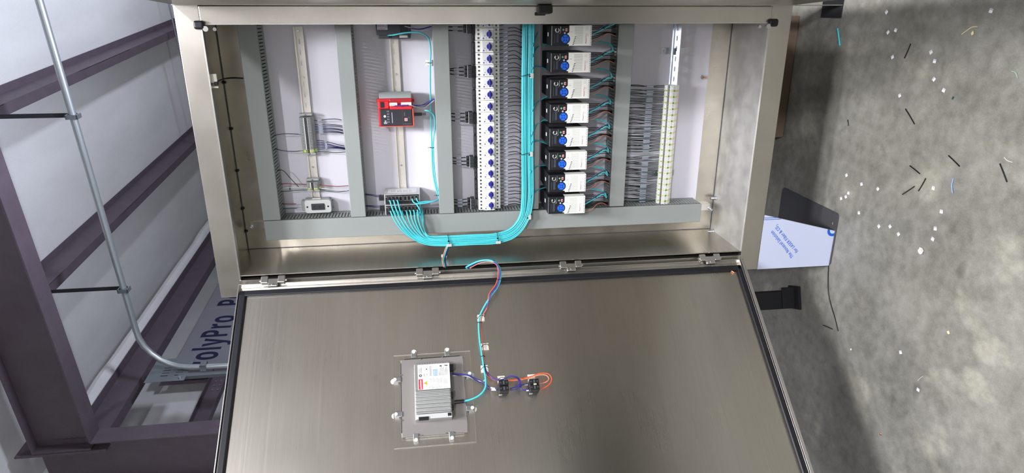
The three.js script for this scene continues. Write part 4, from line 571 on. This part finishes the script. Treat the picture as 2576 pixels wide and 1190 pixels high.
// wires below the drives
{
  const cs = driveX.map((x) => { const q = V(x, DY, DZ).sub(EYE); return 595 - FOCAL * q.dot(RIGHT) / -q.dot(BACK); });
  cs.forEach((c, i) => {
    const s = 1490 - i * 2.7, e = s + 56, where = ORD[i] + ' drive from the photo top';
    for (const [k, [a, b]] of [[-24, -27], [-20, -24], [-16, -20], [-1, -6], [4, -4], [8, -2]].entries()) makeWire('drive_wire', path([[s - 3, c + a, -0.105], [s + 12, c + a - 1 + (k > 2 ? -3 : 0), -0.115], [s + 32, c + b + (k > 2 ? -3 : 2), -0.14], [e + 2, c + b, -0.175]]), 0.0016, M.wire, `black wire below the ${where}, ${nth(k + 1)} of six from the top`, 'wire', 'black wires below the drives');
    for (const d of [0, 2.4]) makeWire('drive_wire', path([[s - 3, c - 8 + d, -0.1], [s + 14, c - 14 + d * 0.5, -0.108], [s + 34, c - 28 + d, -0.13], [e - 2, c - 36 + d, -0.165]]), 0.0013, d ? M.navy : std(0x8f90a0, 0.5), d ? `dark blue control wire along the teal cable of the ${where}` : `pale grey control wire along the teal cable of the ${where}`, 'wire', d ? 'blue control wires below the drives' : 'grey control wires below the drives');
    makeWire('drive_wire', path([[s - 3, c + 16, -0.1], [s + 8, c + 15, -0.105], [s + 20, c + 8, -0.115], [s + 32, c - 3, -0.13], [s + 44, c - 5, -0.15], [e + 4, c + 2, -0.175]]), 0.0015, M.peach, `orange wire below the ${where}`, 'wire', 'orange wires below the drives');
    if (i > 0) { const pc = cs[i - 1], ps = s + 2.7; makeWire('drive_cable', path([[ps - 2, pc + 16, -0.19], [ps + 26, pc + 16, -0.185], [ps + 47, pc + 24, -0.165], [ps + 52, pc + 37, -0.15], [ps + 44, c - 27, -0.138], [s + 30, c - 19, -0.122], [s - 2, c - 1, -0.098]]), 0.0031, M.teal, `looped teal cable linking into the ${where}`, 'cable', 'teal loops between the drives', null, null, 36); }
    else makeWire('drive_cable', path([[e, c - 30, -0.16], [s + 34, c - 20, -0.13], [s + 14, c - 10, -0.11], [s - 2, c - 1, -0.098]]), 0.0031, M.teal, 'teal cable reaching the first drive from behind the right flange', 'cable');
    const t = thing('cable_tie', `black tie on the teal cable below the ${where}`, 'cable tie', onZ(s + 28, c - 19, -0.122), 0, 'ties below the drives'); t.rotation.z = 0.9; part('loop', new THREE.TorusGeometry(0.0056, 0.0013, 6, 16).rotateX(Math.PI / 2), M.black, t); part('head', rb(0.004, 0.004, 0.006, 0.001, 0.006, 0, 0), M.black, t);
  });
}

// sensor and its cable under the cabinet top, wiring on the hinge side wall
{
  const p = onZ(538, 206, -0.02); const t = thing('door_switch', 'small switch with white plate under the upper flange', 'switch', p); part('plate', rb(0.03, 0.024, 0.004, 0.001, 0.012, 0, 0), M.tieMount, t); part('block', rb(0.014, 0.014, 0.012, 0.002, -0.004, -0.006, -0.004), M.black, t); part('plate_end', rb(0.006, 0.022, 0.004, 0.001, -0.018, -0.002, 0), M.tieMount, t);
  makeWire('switch_cable', path([[543, 207, -0.03], [556, 201, -0.1], [572, 197, -0.17], [592, 196, -0.21], [612, 197, -0.22]]), 0.0028, M.black, 'thin black cable from the small switch to the top duct', 'cable', undefined, null, null, 24);
}
const onX = (ix, iy, x) => hit(ix, iy, V(1, 0, 0), x);
for (const [m, d, l] of [[M.teal, 0, 'teal cable dropping from the bundle onto the hinge side wall'], [M.peach, -3, 'orange wire dropping from the bundle onto the hinge side wall'], [M.navy, 3, 'navy wire dropping from the bundle onto the hinge side wall']]) makeWire('door_cable', [onZ(1130 + d * 0.5, 612, -0.118), onZ(1124 + d, 626, -0.11), onX(1119 + d, 642, XI + 0.012), onX(1116 + d, 655, XI + 0.008), onX(1120 + d, 672, XI + 0.01)], 0.0026, m, l, 'cable', undefined, null, null, 20);
for (const [ix, iy, l] of [[1117, 643, 'cream tie mount on the hinge side wall, upper of two in the photo'], [1121, 665, 'cream tie mount on the hinge side wall, lower of two in the photo']]) { const t = thing('tie_mount', l, 'tie mount', onX(ix, iy, XI + 0.0025)); part('pad', rb(0.004, 0.022, 0.022, 0.001), M.tieMount, t); part('tie', new THREE.TorusGeometry(0.009, 0.0011, 6, 16).rotateX(Math.PI / 2).translate(0.006, 0, 0), M.black, t); }

// ------------------------------------------------------------ on the door: touch panel, contact blocks, wiring
const doorThing = (name, label, cat, s, y, group, off = SKIN) => thing(name, label, cat, doorP(s, y, off), DOORTURN, group);
const doorST = (ix, iy, off = SKIN) => { const p = onDoor(ix, iy, off); return [p.clone().sub(HINGE).dot(DX), p.y]; };
{
  const S0 = 0.486, Y0 = 1.723, t = doorThing('touch_panel', 'back of a touch panel clamped in the door, with a finned module', 'touch panel', S0, Y0);
  const L = (s) => S0 - s, frame = (w, h, iw, ih, d, z, cx = 0, cy = 0) => muv(ext([[-w / 2 + cx, -h / 2 + cy], [w / 2 + cx, -h / 2 + cy], [w / 2 + cx, h / 2 + cy], [-w / 2 + cx, h / 2 + cy]], d, 0, [[[-iw / 2, -ih / 2], [-iw / 2, ih / 2], [iw / 2, ih / 2], [iw / 2, -ih / 2]]]).translate(0, 0, z));
  part('door_stiffener', frame(0.332, 0.281, 0.290, 0.238, 0.003, 0.0002), door_steel, t);
  part('stiffener_edge', [bb(-0.166, 0.166, 0.139, 0.1405, 0.003, 0.006), bb(-0.166, 0.166, -0.1405, -0.139, 0.003, 0.006), bb(0.1645, 0.166, -0.14, 0.14, 0.003, 0.006), bb(-0.166, -0.1645, -0.14, 0.14, 0.003, 0.006)], bright_steel, t);
  part('back_plate', rb(0.278, 0.226, 0.016, 0.003, 0.004, 0, 0.009), std(0x8a8683, 0.5, 0.35), t);
  part('plate_flange', [bb(0.144, 0.1455, -0.1, 0.1, 0.004, 0.02), bb(-0.1365, -0.135, -0.1, 0.1, 0.004, 0.02), bb(-0.12, 0.13, 0.1135, 0.115, 0.004, 0.019), bb(-0.12, 0.13, -0.115, -0.1135, 0.004, 0.019)], bright_steel, t);
  const z0 = 0.017, mx0 = L(0.574), mx1 = L(0.375), H = 0.126;
  const mod = part('module_case', rb(mx1 - mx0, H, 0.03, 0.003, (mx0 + mx1) / 2, 0.002, z0 + 0.015), M.silver, t);
  part('case_teeth', [...Array(13).keys()].map((i) => bx(0.008, 0.005, 0.01, mx1 - 0.002, 0.058 - i * 0.0092, z0 + 0.026)), M.silver, mod);
  const fx = [0.478, 0.489, 0.501, 0.513, 0.526, 0.539, 0.552]; fx.forEach((s, i) => part('cooling_fin', rb(0.0055, H - 0.006, 0.012, 0.0015, L(s), 0.002, z0 + 0.034), M.silver, mod));
  part('label_plate', rb(0.096, H - 0.004, 0.008, 0.001, L(0.425), 0.002, z0 + 0.033), M.silver, mod);
  part('printed_label', new THREE.PlaneGeometry(0.091, 0.112).translate(L(0.4265), -0.004, z0 + 0.0374), std(0xffffff, 0.45, 0, { map: canvasTex(728, 896, (x, W, Hh) => {
    x.fillStyle = '#e4e4e2'; x.fillRect(0, 0, W, Hh); x.fillStyle = '#c8283a'; x.fillRect(8, 16, 300, 118); x.fillStyle = '#fff'; x.font = 'bold 52px sans-serif'; x.fillText('DANGER', 76, 96, 226); x.beginPath(); x.moveTo(22, 100); x.lineTo(72, 100); x.lineTo(47, 52); x.fill();
    x.fillStyle = '#e5b624'; x.beginPath(); x.moveTo(120, 250); x.lineTo(240, 250); x.lineTo(180, 160); x.fill(); x.strokeStyle = '#222'; x.lineWidth = 6; x.stroke(); x.fillStyle = '#222'; x.fillRect(175, 190, 10, 34); x.fillRect(175, 230, 10, 10);
    x.strokeStyle = '#555'; x.lineWidth = 3; x.strokeRect(10, 290, 330, 560); x.fillStyle = '#444'; for (let i = 0; i < 24; i++) if (i % 9 !== 8) for (let k = 0, X = 20; X < 320; k++) { const w = 8 + (i * 31 + k * 17) % 26; if (X + w < 326) x.fillRect(X, 310 + i * 22, w, 7); X += w + 7; }
    x.strokeRect(355, 10, 360, 870); x.fillStyle = '#35373b'; x.beginPath(); x.arc(410, 75, 42, 0, 7); x.fill(); x.fillStyle = '#e8e8e8'; x.font = 'bold 40px sans-serif'; x.fillText('AB', 384, 90); x.fillStyle = '#444'; for (let i = 0; i < 4; i++) x.fillRect(470, 40 + i * 22, 150 + (i * 37) % 70, 8);
    x.fillRect(380, 175, 90, 12); x.font = 'bold 54px sans-serif'; x.fillText('CE', 390, 270); x.beginPath(); x.arc(520, 250, 24, 0, 7); x.stroke(); x.beginPath(); x.arc(590, 250, 20, 0, 7); x.fill();
    for (let i = 0; i < 34; i++) x.fillRect(380 + i * 9, 330, 2 + (i * 7) % 5, 60); x.fillStyle = '#7fa3d6'; x.fillRect(380, 430, 190, 130); x.fillStyle = '#e4e4e2'; for (let i = 0; i < 5; i++) x.fillRect(395, 450 + i * 22, 150, 5); x.fillStyle = '#444'; for (let i = 0; i < 12; i++) x.fillRect(380, 590 + i * 22, 120 + (i * 53) % 180, 8); x.fillRect(640, 620, 40, 60); x.fillRect(650, 760, 30, 90); }) }), mod);
  part('connector_strip', rb(0.016, H - 0.004, 0.01, 0.001, L(0.565), 0.0, z0 + 0.03), M.lightPlastic, mod); part('card_slot', rb(0.012, 0.034, 0.006, 0.001, L(0.572), 0.036, z0 + 0.036), M.black, mod); part('port', rb(0.01, 0.012, 0.004, 0.001, L(0.564), -0.052, z0 + 0.036), M.black, mod);
  part('side_vent', [...Array(9).keys()].map((i) => cyl(0.0018, 0.001, L(0.39 + i * 0.011), 0.0652, z0 + 0.02, 'y', 0.0018, 8)), M.hole, mod);
  part('power_connector', [rb(0.024, 0.016, 0.016, 0.002, L(0.393), -0.0665, z0 + 0.018)], M.black, t); part('network_port', rb(0.02, 0.008, 0.016, 0.002, L(0.492), -0.064, z0 + 0.018), M.black, t); part('network_port', rb(0.018, 0.008, 0.016, 0.002, L(0.535), -0.064, z0 + 0.018), M.black, t);
  for (const [ix, iy, a] of [[1041, 890, 0], [1125, 885, 0], [996, 957, 1], [999, 1044, 1], [1047, 1106, 2], [1137, 1101, 2], [1179, 942, 3], [1186, 1028, 3]]) {
    const [s, y] = doorST(ix, iy, SKIN + 0.012), g = (q) => q.rotateZ([0, Math.PI / 2, Math.PI, -Math.PI / 2][a]).translate(L(s), y - Y0, 0);
    const c = part('mounting_clamp', [g(rb(0.016, 0.017, 0.014, 0.002, 0, 0, 0.009)), g(rb(0.024, 0.018, 0.007, 0.0015, -0.006, 0, 0.0185)), g(cyl(0.007, 0.006, -0.004, 0.006 * 0, 0.004))], zinc, t); part('clamp_screw', [g(cyl(0.0058, 0.008, 0.003, 0, 0.02)), g(cyl(0.0095, 0.003, 0.01, 0, 0.0005))], M.white, c);
  }
  for (const [ix, iy] of [[1058, 904], [1113, 899], [1010, 944], [1012, 1058], [1061, 1096], [1123, 1090], [1173, 1046], [1170, 932]]) { const [s, y] = doorST(ix, iy, SKIN + 0.017); part('plate_screw', cyl(0.0035, 0.003, L(s), y - Y0, 0.018, 'z', 0.0025, 12), zinc, t); }
}
function contactBlock(label, ix, iy) {
  const [s, y] = doorST(ix, iy, SKIN + 0.02), t = doorThing('contact_block', label, 'contact block', s, y);
  part('collar', cyl(0.017, 0.014, 0, 0, 0.007, 'z', 0.0165, 28), M.black, t); part('latch_frame', rb(0.04, 0.032, 0.01, 0.002, -0.002, 0, 0.018), std(0x2d3036, 0.4, 0.3), t);
  for (const o of [-0.0105, 0.0105]) { const b = part('block', rb(0.0195, 0.034, 0.03, 0.002, o, 0, 0.038), M.black, t); part('terminal_screw', [-0.011, 0.011].map((q) => cyl(0.0032, 0.002, o, q, 0.0535)), M.screw, b); part('block_slot', [bb(o - 0.006, o + 0.006, -0.003, 0.003, 0.0525, 0.0536)], std(0x4a4d54, 0.4), b); }
  part('locking_lever', rb(0.004, 0.012, 0.012, 0.001, -0.023, 0.012, 0.02), M.silver, t); return t;
}
contactBlock('black contact block on the door, nearer the touch panel', 1266, 977); const cb2 = contactBlock('black contact block on the door with an orange loop, farther from the touch panel', 1342, 974);
part('yellow_insert', bx(0.004, 0.01, 0.004, 0, -0.002, 0.0525), M.ivory, cb2);
const dp = (a) => a.map(([ix, iy, o]) => onDoor(ix, iy, o));
const loop = (dx, dy, o) => [onZ(1166 + dx, 676 + dy, -0.035), onZ(1182 + dx, 667 + dy, 0.004), onZ(1205 + dx * 0.8, 657 + dy, 0.03), onZ(1232 + dx * 0.4, 655 + dy, 0.055), onDoor(1252 - dx * 0.3, 666 + dy * 0.4, 0.07 + o), onDoor(1260 - dx * 0.8, 690, 0.062 + o), onDoor(1254 - dx, 718, 0.045 + o), onDoor(1238 - dx, 741, 0.03 + o)];
makeWire('door_cable', [...loop(0, 0, 0), ...dp([[1219, 770, 0.014], [1206, 800, 0.006], [1206, 845, 0.005], [1212, 890, 0.005], [1217, 925, 0.008], [1222, 958, 0.014], [1220, 978, 0.017], [1208, 993, 0.017], [1190, 1003, 0.017], [1166, 1010, 0.016]])], 0.0034, M.teal, 'teal cable looping from the cabinet across the hinge to the touch panel', 'cable', undefined, null, null, 100);
makeWire('panel_plug', dp([[1167, 1009.5, 0.0165], [1155, 1011, 0.016], [1143, 1012, 0.014]]), 0.0062, M.black, 'black ridged plug of the teal cable at the touch panel', 'plug');
[[3, 1, 0.006, M.purple, 1], [5, 2, 0.003, M.navy, 0], [8, 3, 0.001, M.orange, 2], [6, 4, -0.003, M.peach, 3]].forEach(([d, e, o, m, k]) => {
  const ends = k === 1 ? [[1224, 934, 0.002], [1236, 948, 0.004], [1250, 956, 0.008], [1265, 955, 0.012], [1285, 945, 0.02], [1300, 950, 0.024], [1308, 962, 0.024], [1300, 972, 0.024], [1283, 978, 0.024]] : k === 0 ? [[1222, 938, 0.001], [1234, 950, 0.002], [1252, 957, 0.008], [1268, 953, 0.014], [1288, 947, 0.024], [1304, 956, 0.026], [1306, 968, 0.022], [1316, 967, 0.024], [1331, 966, 0.024]] : k === 2 ? [[1226, 940, 0.001], [1244, 954, 0.004], [1275, 957, 0.008], [1310, 953, 0.008], [1336, 947, 0.012], [1360, 939, 0.02], [1382, 942, 0.026], [1388, 955, 0.028], [1382, 967, 0.028], [1368, 976, 0.026], [1357, 979, 0.024]] : [[1225, 943, 0.0], [1245, 956, 0.002], [1278, 958, 0.006], [1312, 955, 0.006], [1338, 949, 0.01], [1358, 943, 0.018], [1376, 945, 0.024], [1381, 954, 0.026], [1374, 961, 0.026], [1357, 965, 0.024]];
  makeWire('door_wire', [...loop(d, e, o), ...dp([[1223 + d * 0.3, 774, 0.012], [1211, 800, 0.003], [1212, 845, 0.0], [1216, 885, 0.0], [1219, 915, 0.0], ...ends])], 0.0019, m, ['navy wire from the cabinet to the farther contact block', 'purple wire from the cabinet curling to the nearer contact block', 'orange wire looping outside into the farther contact block', 'pale orange wire looping inside into the farther contact block'][k], 'wire', undefined, null, null, 110);
});
for (const [m, l, a, sl] of [
  [M.purple, 'purple wire between the touch panel and the nearer contact block', [[1138, 938, 0.006], [1150, 941, 0.01], [1176, 943, 0.016], [1198, 953, 0.008], [1216, 961, 0.004], [1228, 972, 0.008], [1242, 977, 0.018], [1252, 978, 0.02]], [0.86, 0.95]],
  [M.navy, 'navy wire between the touch panel and the nearer contact block', [[1138, 942, 0.006], [1152, 944, 0.01], [1177, 945, 0.014], [1196, 956, 0.006], [1214, 966, 0.002], [1228, 979, 0.008], [1243, 981, 0.018], [1253, 981, 0.02]], [0.87, 0.96]],
  [M.whiteWire, 'white striped wire from the touch panel into the door bundle', [[1138, 945, 0.004], [1156, 944, 0.01], [1178, 947, 0.012], [1200, 957, 0.003], [1218, 958, 0.002], [1224, 940, 0.0]], null],
  [M.purple, 'short purple link between both poles of the farther contact block, outer side', [[1330, 967, 0.022], [1316, 968, 0.022], [1310, 974, 0.022], [1313, 980, 0.022], [1331, 980, 0.022]], [0.05, 0.22]],
  [M.navy, 'short navy link between both poles of the farther contact block, inner side', [[1332, 982, 0.02], [1318, 982, 0.02], [1309, 976, 0.02], [1308, 966, 0.02]], [0.06, 0.24]],
  [M.purple, 'purple wire curving between the two contact blocks', [[1282, 981, 0.022], [1296, 980, 0.024], [1306, 972, 0.026], [1309, 960, 0.024], [1303, 950, 0.022], [1290, 947, 0.018]], null],
]) makeWire('door_wire', dp(a), 0.0019, m, l, 'wire', undefined, sl, M.white, 40);
for (const [ix, iy, l] of [[1210, 801, 'cream tie mount on the door, nearest the hinge'], [1220, 873, 'cream tie mount on the door, half way along the bundle'], [1219, 929, 'cream tie mount on the door where the wires fan out'], [1261, 956, 'cream tie mount above the nearer contact block'], [1337, 952, 'cream tie mount above the farther contact block']]) { const [s, y] = doorST(ix, iy), t = doorThing('tie_mount', l, 'tie mount', s, y); part('pad', rb(0.027, 0.027, 0.005, 0.001, 0, 0, 0.003), M.tieMount, t); part('tie', tube([V(0.003, -0.013, 0.006), V(0.002, -0.009, 0.02), V(0, 0.004, 0.026), V(-0.002, 0.012, 0.016), V(-0.003, 0.013, 0.006)], 0.0012, 16, 5), M.black, t); }
for (const [ix, iy, o, l] of [[1257, 704, 0.06, 'black tie on the door bundle just past the hinge'], [1237, 738, 0.03, 'black tie on the door bundle where it swings down'], [1207, 812, 0.005, 'black tie on the door bundle below the first mount'], [1215, 897, 0.005, 'black tie on the door bundle above the fan out'], [1240, 657, 0.06, 'black tie at the top of the bundle loop']]) { const p = onDoor(ix, iy, o), t = thing('cable_tie', l, 'cable tie', p, DOORTURN); part('loop', new THREE.TorusGeometry(0.0068, 0.0012, 6, 18).rotateY(Math.PI / 2), M.black, t); part('tail', tube([V(0, 0.006, 0.002), V(0.002, 0.012, 0.004)], 0.0009, 4, 5), M.black, t); }
{ const [s, y] = doorST(1843, 685), t = doorThing('copper_scrap', 'tiny copper scrap at the lower hinge corner of the door', 'scrap', s, y, undefined, SKIN + 0.004); part('scrap', cyl(0.0035, 0.014, 0, 0, 0, 'x').rotateZ(0.7), M.copper, t); }

// ------------------------------------------------------------ on the floor
{
  const a = onFloor(2013, 360), b = onFloor(2017, 40); const t = thing('cardboard_box', 'brown cardboard box in the shadow under the cabinet', 'box', V((a.x + b.x) / 2, 0, Math.min(a.z, b.z) - 0.16)); const w = Math.abs(b.x - a.x);
  part('box', rb(w, 0.26, 0.3, 0.004, 0, 0.131, 0), M.cardboard, t); part('flap', bb(-w / 2, w / 2, 0.262, 0.266, -0.15, -0.004), M.cardboard, t);
  const f = onFloor(2002, 748), g = thing('machine_foot', 'black steel leg with a flat foot standing in the shade behind the door', 'leg', f, 0.35); part('post', rb(0.085, 0.75, 0.05, 0.004, -0.01, 0.375, -0.03), M.blackMatte, g); part('foot', rb(0.11, 0.012, 0.09, 0.003, 0, 0.006, 0), M.blackMatte, g); part('brace', rb(0.1, 0.06, 0.012, 0.003, 0, 0.04, 0.0), M.blackMatte, g);
  makeWire('floor_cable', [[2084, 668], [2083, 700], [2084, 739], [2091, 770], [2100, 800], [2108, 833]].map(([x, y]) => onFloor(x, y, 0.003)), 0.0022, M.wire, 'thin black cable curving over the floor from the leg', 'cable', undefined, null, null, 30);
}
const C7 = (x, y) => [2100 + x / 1.983, y / 1.983], C8 = (x, y) => [1860 + x / 2.017, 600 + y / 2.017];
{
  const sc = [C7(260, 62), C7(268, 163), C7(304, 153), C7(290, 287), C7(780, 57), C7(482, 262), C7(499, 308), C7(497, 397), C7(544, 453), C7(326, 479), C7(60, 876), C7(135, 921), C7(217, 944), C7(69, 965), C7(57, 984), C7(33, 992), C7(122, 1064), C7(222, 1131), C7(278, 1132), C7(320, 1170), C7(493, 941), C7(533, 1058), C7(503, 1143), C8(820, 580), C8(982, 5), C8(908, 770)].sort((a, b) => a[1] - b[1]);
  const q = rngOf(9), mk = (b) => { const t = thing('label_scrap', '', 'paper scrap'); const g = new THREE.BoxGeometry(0.0085, 0.0006, 0.013, 3, 1, 3); const p = g.attributes.position; for (let i = 0; i < p.count; i++) p.setY(i, p.getY(i) + 0.0012 + b * p.getX(i) * p.getX(i) * 30); g.computeVertexNormals(); part('label', g, std(0xf4f4f6, 0.5), t); part('backing_strip', bx(0.0025, 0.0006, 0.013, 0.0068, 0.0014, 0), std(0xdfe4f2, 0.3), t); return t; };
  const protos = [mk(1), mk(-0.3), mk(0.4)];
  sc.forEach(([x, y], i) => { const o = i < 3 ? protos[i] : dup(protos[i % 3], 'label_scrap'); o.position.copy(onFloor(x, y, 0.0004)); o.rotation.y = 0.3 + (q() - 0.5) * 1.6; o.userData.label = `white label scrap on the concrete, ${ORD[i]} of the scraps from the photo top`; o.userData.group = 'white label scraps on the floor'; });
}
{
  const off = [[C7(347, 290), C7(378, 218)], [C7(352, 543), C7(397, 619)], [C7(374, 827), C7(424, 867)], [C7(453, 890), C7(417, 953)], [C7(397, 930), C7(337, 970)], [C7(567, 776), C7(622, 830)], [C7(823, 817), C7(858, 908)], [C7(64, 598), C7(68, 628)], [C8(425, 440), C8(472, 460)]].sort((a, b) => a[0][1] - b[0][1]);
  off.forEach(([a, b], i) => makeWire('wire_offcut', [onFloor(...a, 0.0022), onFloor((a[0] + b[0]) / 2 + 0.5, (a[1] + b[1]) / 2, 0.0022), onFloor(...b, 0.0022)], 0.0019, M.wire, `straight black wire offcut on the concrete, ${ORD[i]} of these from the photo top`, 'offcut', 'black wire offcuts on the floor', null, null, 6));
  const lay = (name, a, r, m, l) => makeWire(name, a.map((p) => onFloor(...p, r)), r, m, l, 'offcut', undefined, null, null, 16);
  lay('cable_offcut', [C7(14, 142), C7(20, 185), C7(25, 228)], 0.0034, M.teal, 'teal cable offcut in the shade near the upper picture edge');
  lay('ribbon_offcut', [C7(592, 890), C7(584, 925), C7(588, 963)], 0.002, std(0x8fb0dc, 0.5), 'pale blue strip lying on the open concrete');
  lay('ribbon_offcut', [C7(882, 354), C7(902, 362), C7(912, 390)], 0.0014, std(0x9fbf9c, 0.5), 'pale green sliver curling on the concrete at the far right');
  lay('string', [C7(633, 171), C7(655, 155), C7(682, 137), C7(712, 132)], 0.0016, M.ivory, 'cream string on the concrete beside a yellowish crumb');
  lay('string', [C7(845, 785), C7(862, 801), C7(888, 810)], 0.0014, M.whiteWire, 'white curl of string near a long black offcut at the right');
  lay('cable_offcut', [C7(585, 495), C7(592, 483)], 0.0022, M.green, 'tiny dark green cable end on the open concrete');
  lay('string', [C7(50, 28), C7(60, 48), C7(57, 78)], 0.0009, std(0x77797a, 0.6), 'thin grey thread in the shade at the upper picture edge');
  lay('string', [C8(905, 722), C8(918, 708), C8(932, 698)], 0.0008, M.whiteWire, 'fine pale thread on the concrete in the lower right');
  for (const [p, r, m, l] of [[C7(687, 165), 0.006, M.ivory, 'yellowish crumb on the concrete beside the cream string'], [C8(1060, 476), 0.0055, M.ivory, 'yellow chip alone on the lower right concrete'], [C8(918, 62), 0.011, M.white, 'crumpled white bit of plastic on the concrete right of the leg'], [C8(566, 563), 0.004, M.white, 'white speck at the edge of the door shadow'], [C8(716, 994), 0.0045, M.copper, 'rusty ring stain chip in the door shadow']]) { const g = new THREE.IcosahedronGeometry(r, 2), a = g.attributes.position; for (let i = 0; i < a.count; i++) { const k = 1 + 0.5 * noise.noise(a.getX(i) / r * 1.3, a.getY(i) / r * 1.3, a.getZ(i) / r * 1.3 + r * 900); a.setXYZ(i, a.getX(i) * k, a.getY(i) * k * 0.45, a.getZ(i) * k); } g.computeVertexNormals(); const o = solo('floor_crumb', g, m, l, 'crumb'); o.position.copy(onFloor(...p, r * 0.4)); }
}

scene.traverse((o) => { if (o.isMesh) { o.castShadow = true; o.receiveShadow = true; } if (o.isLight && o.shadow) o.castShadow = true; });
renderer.render(scene, camera);
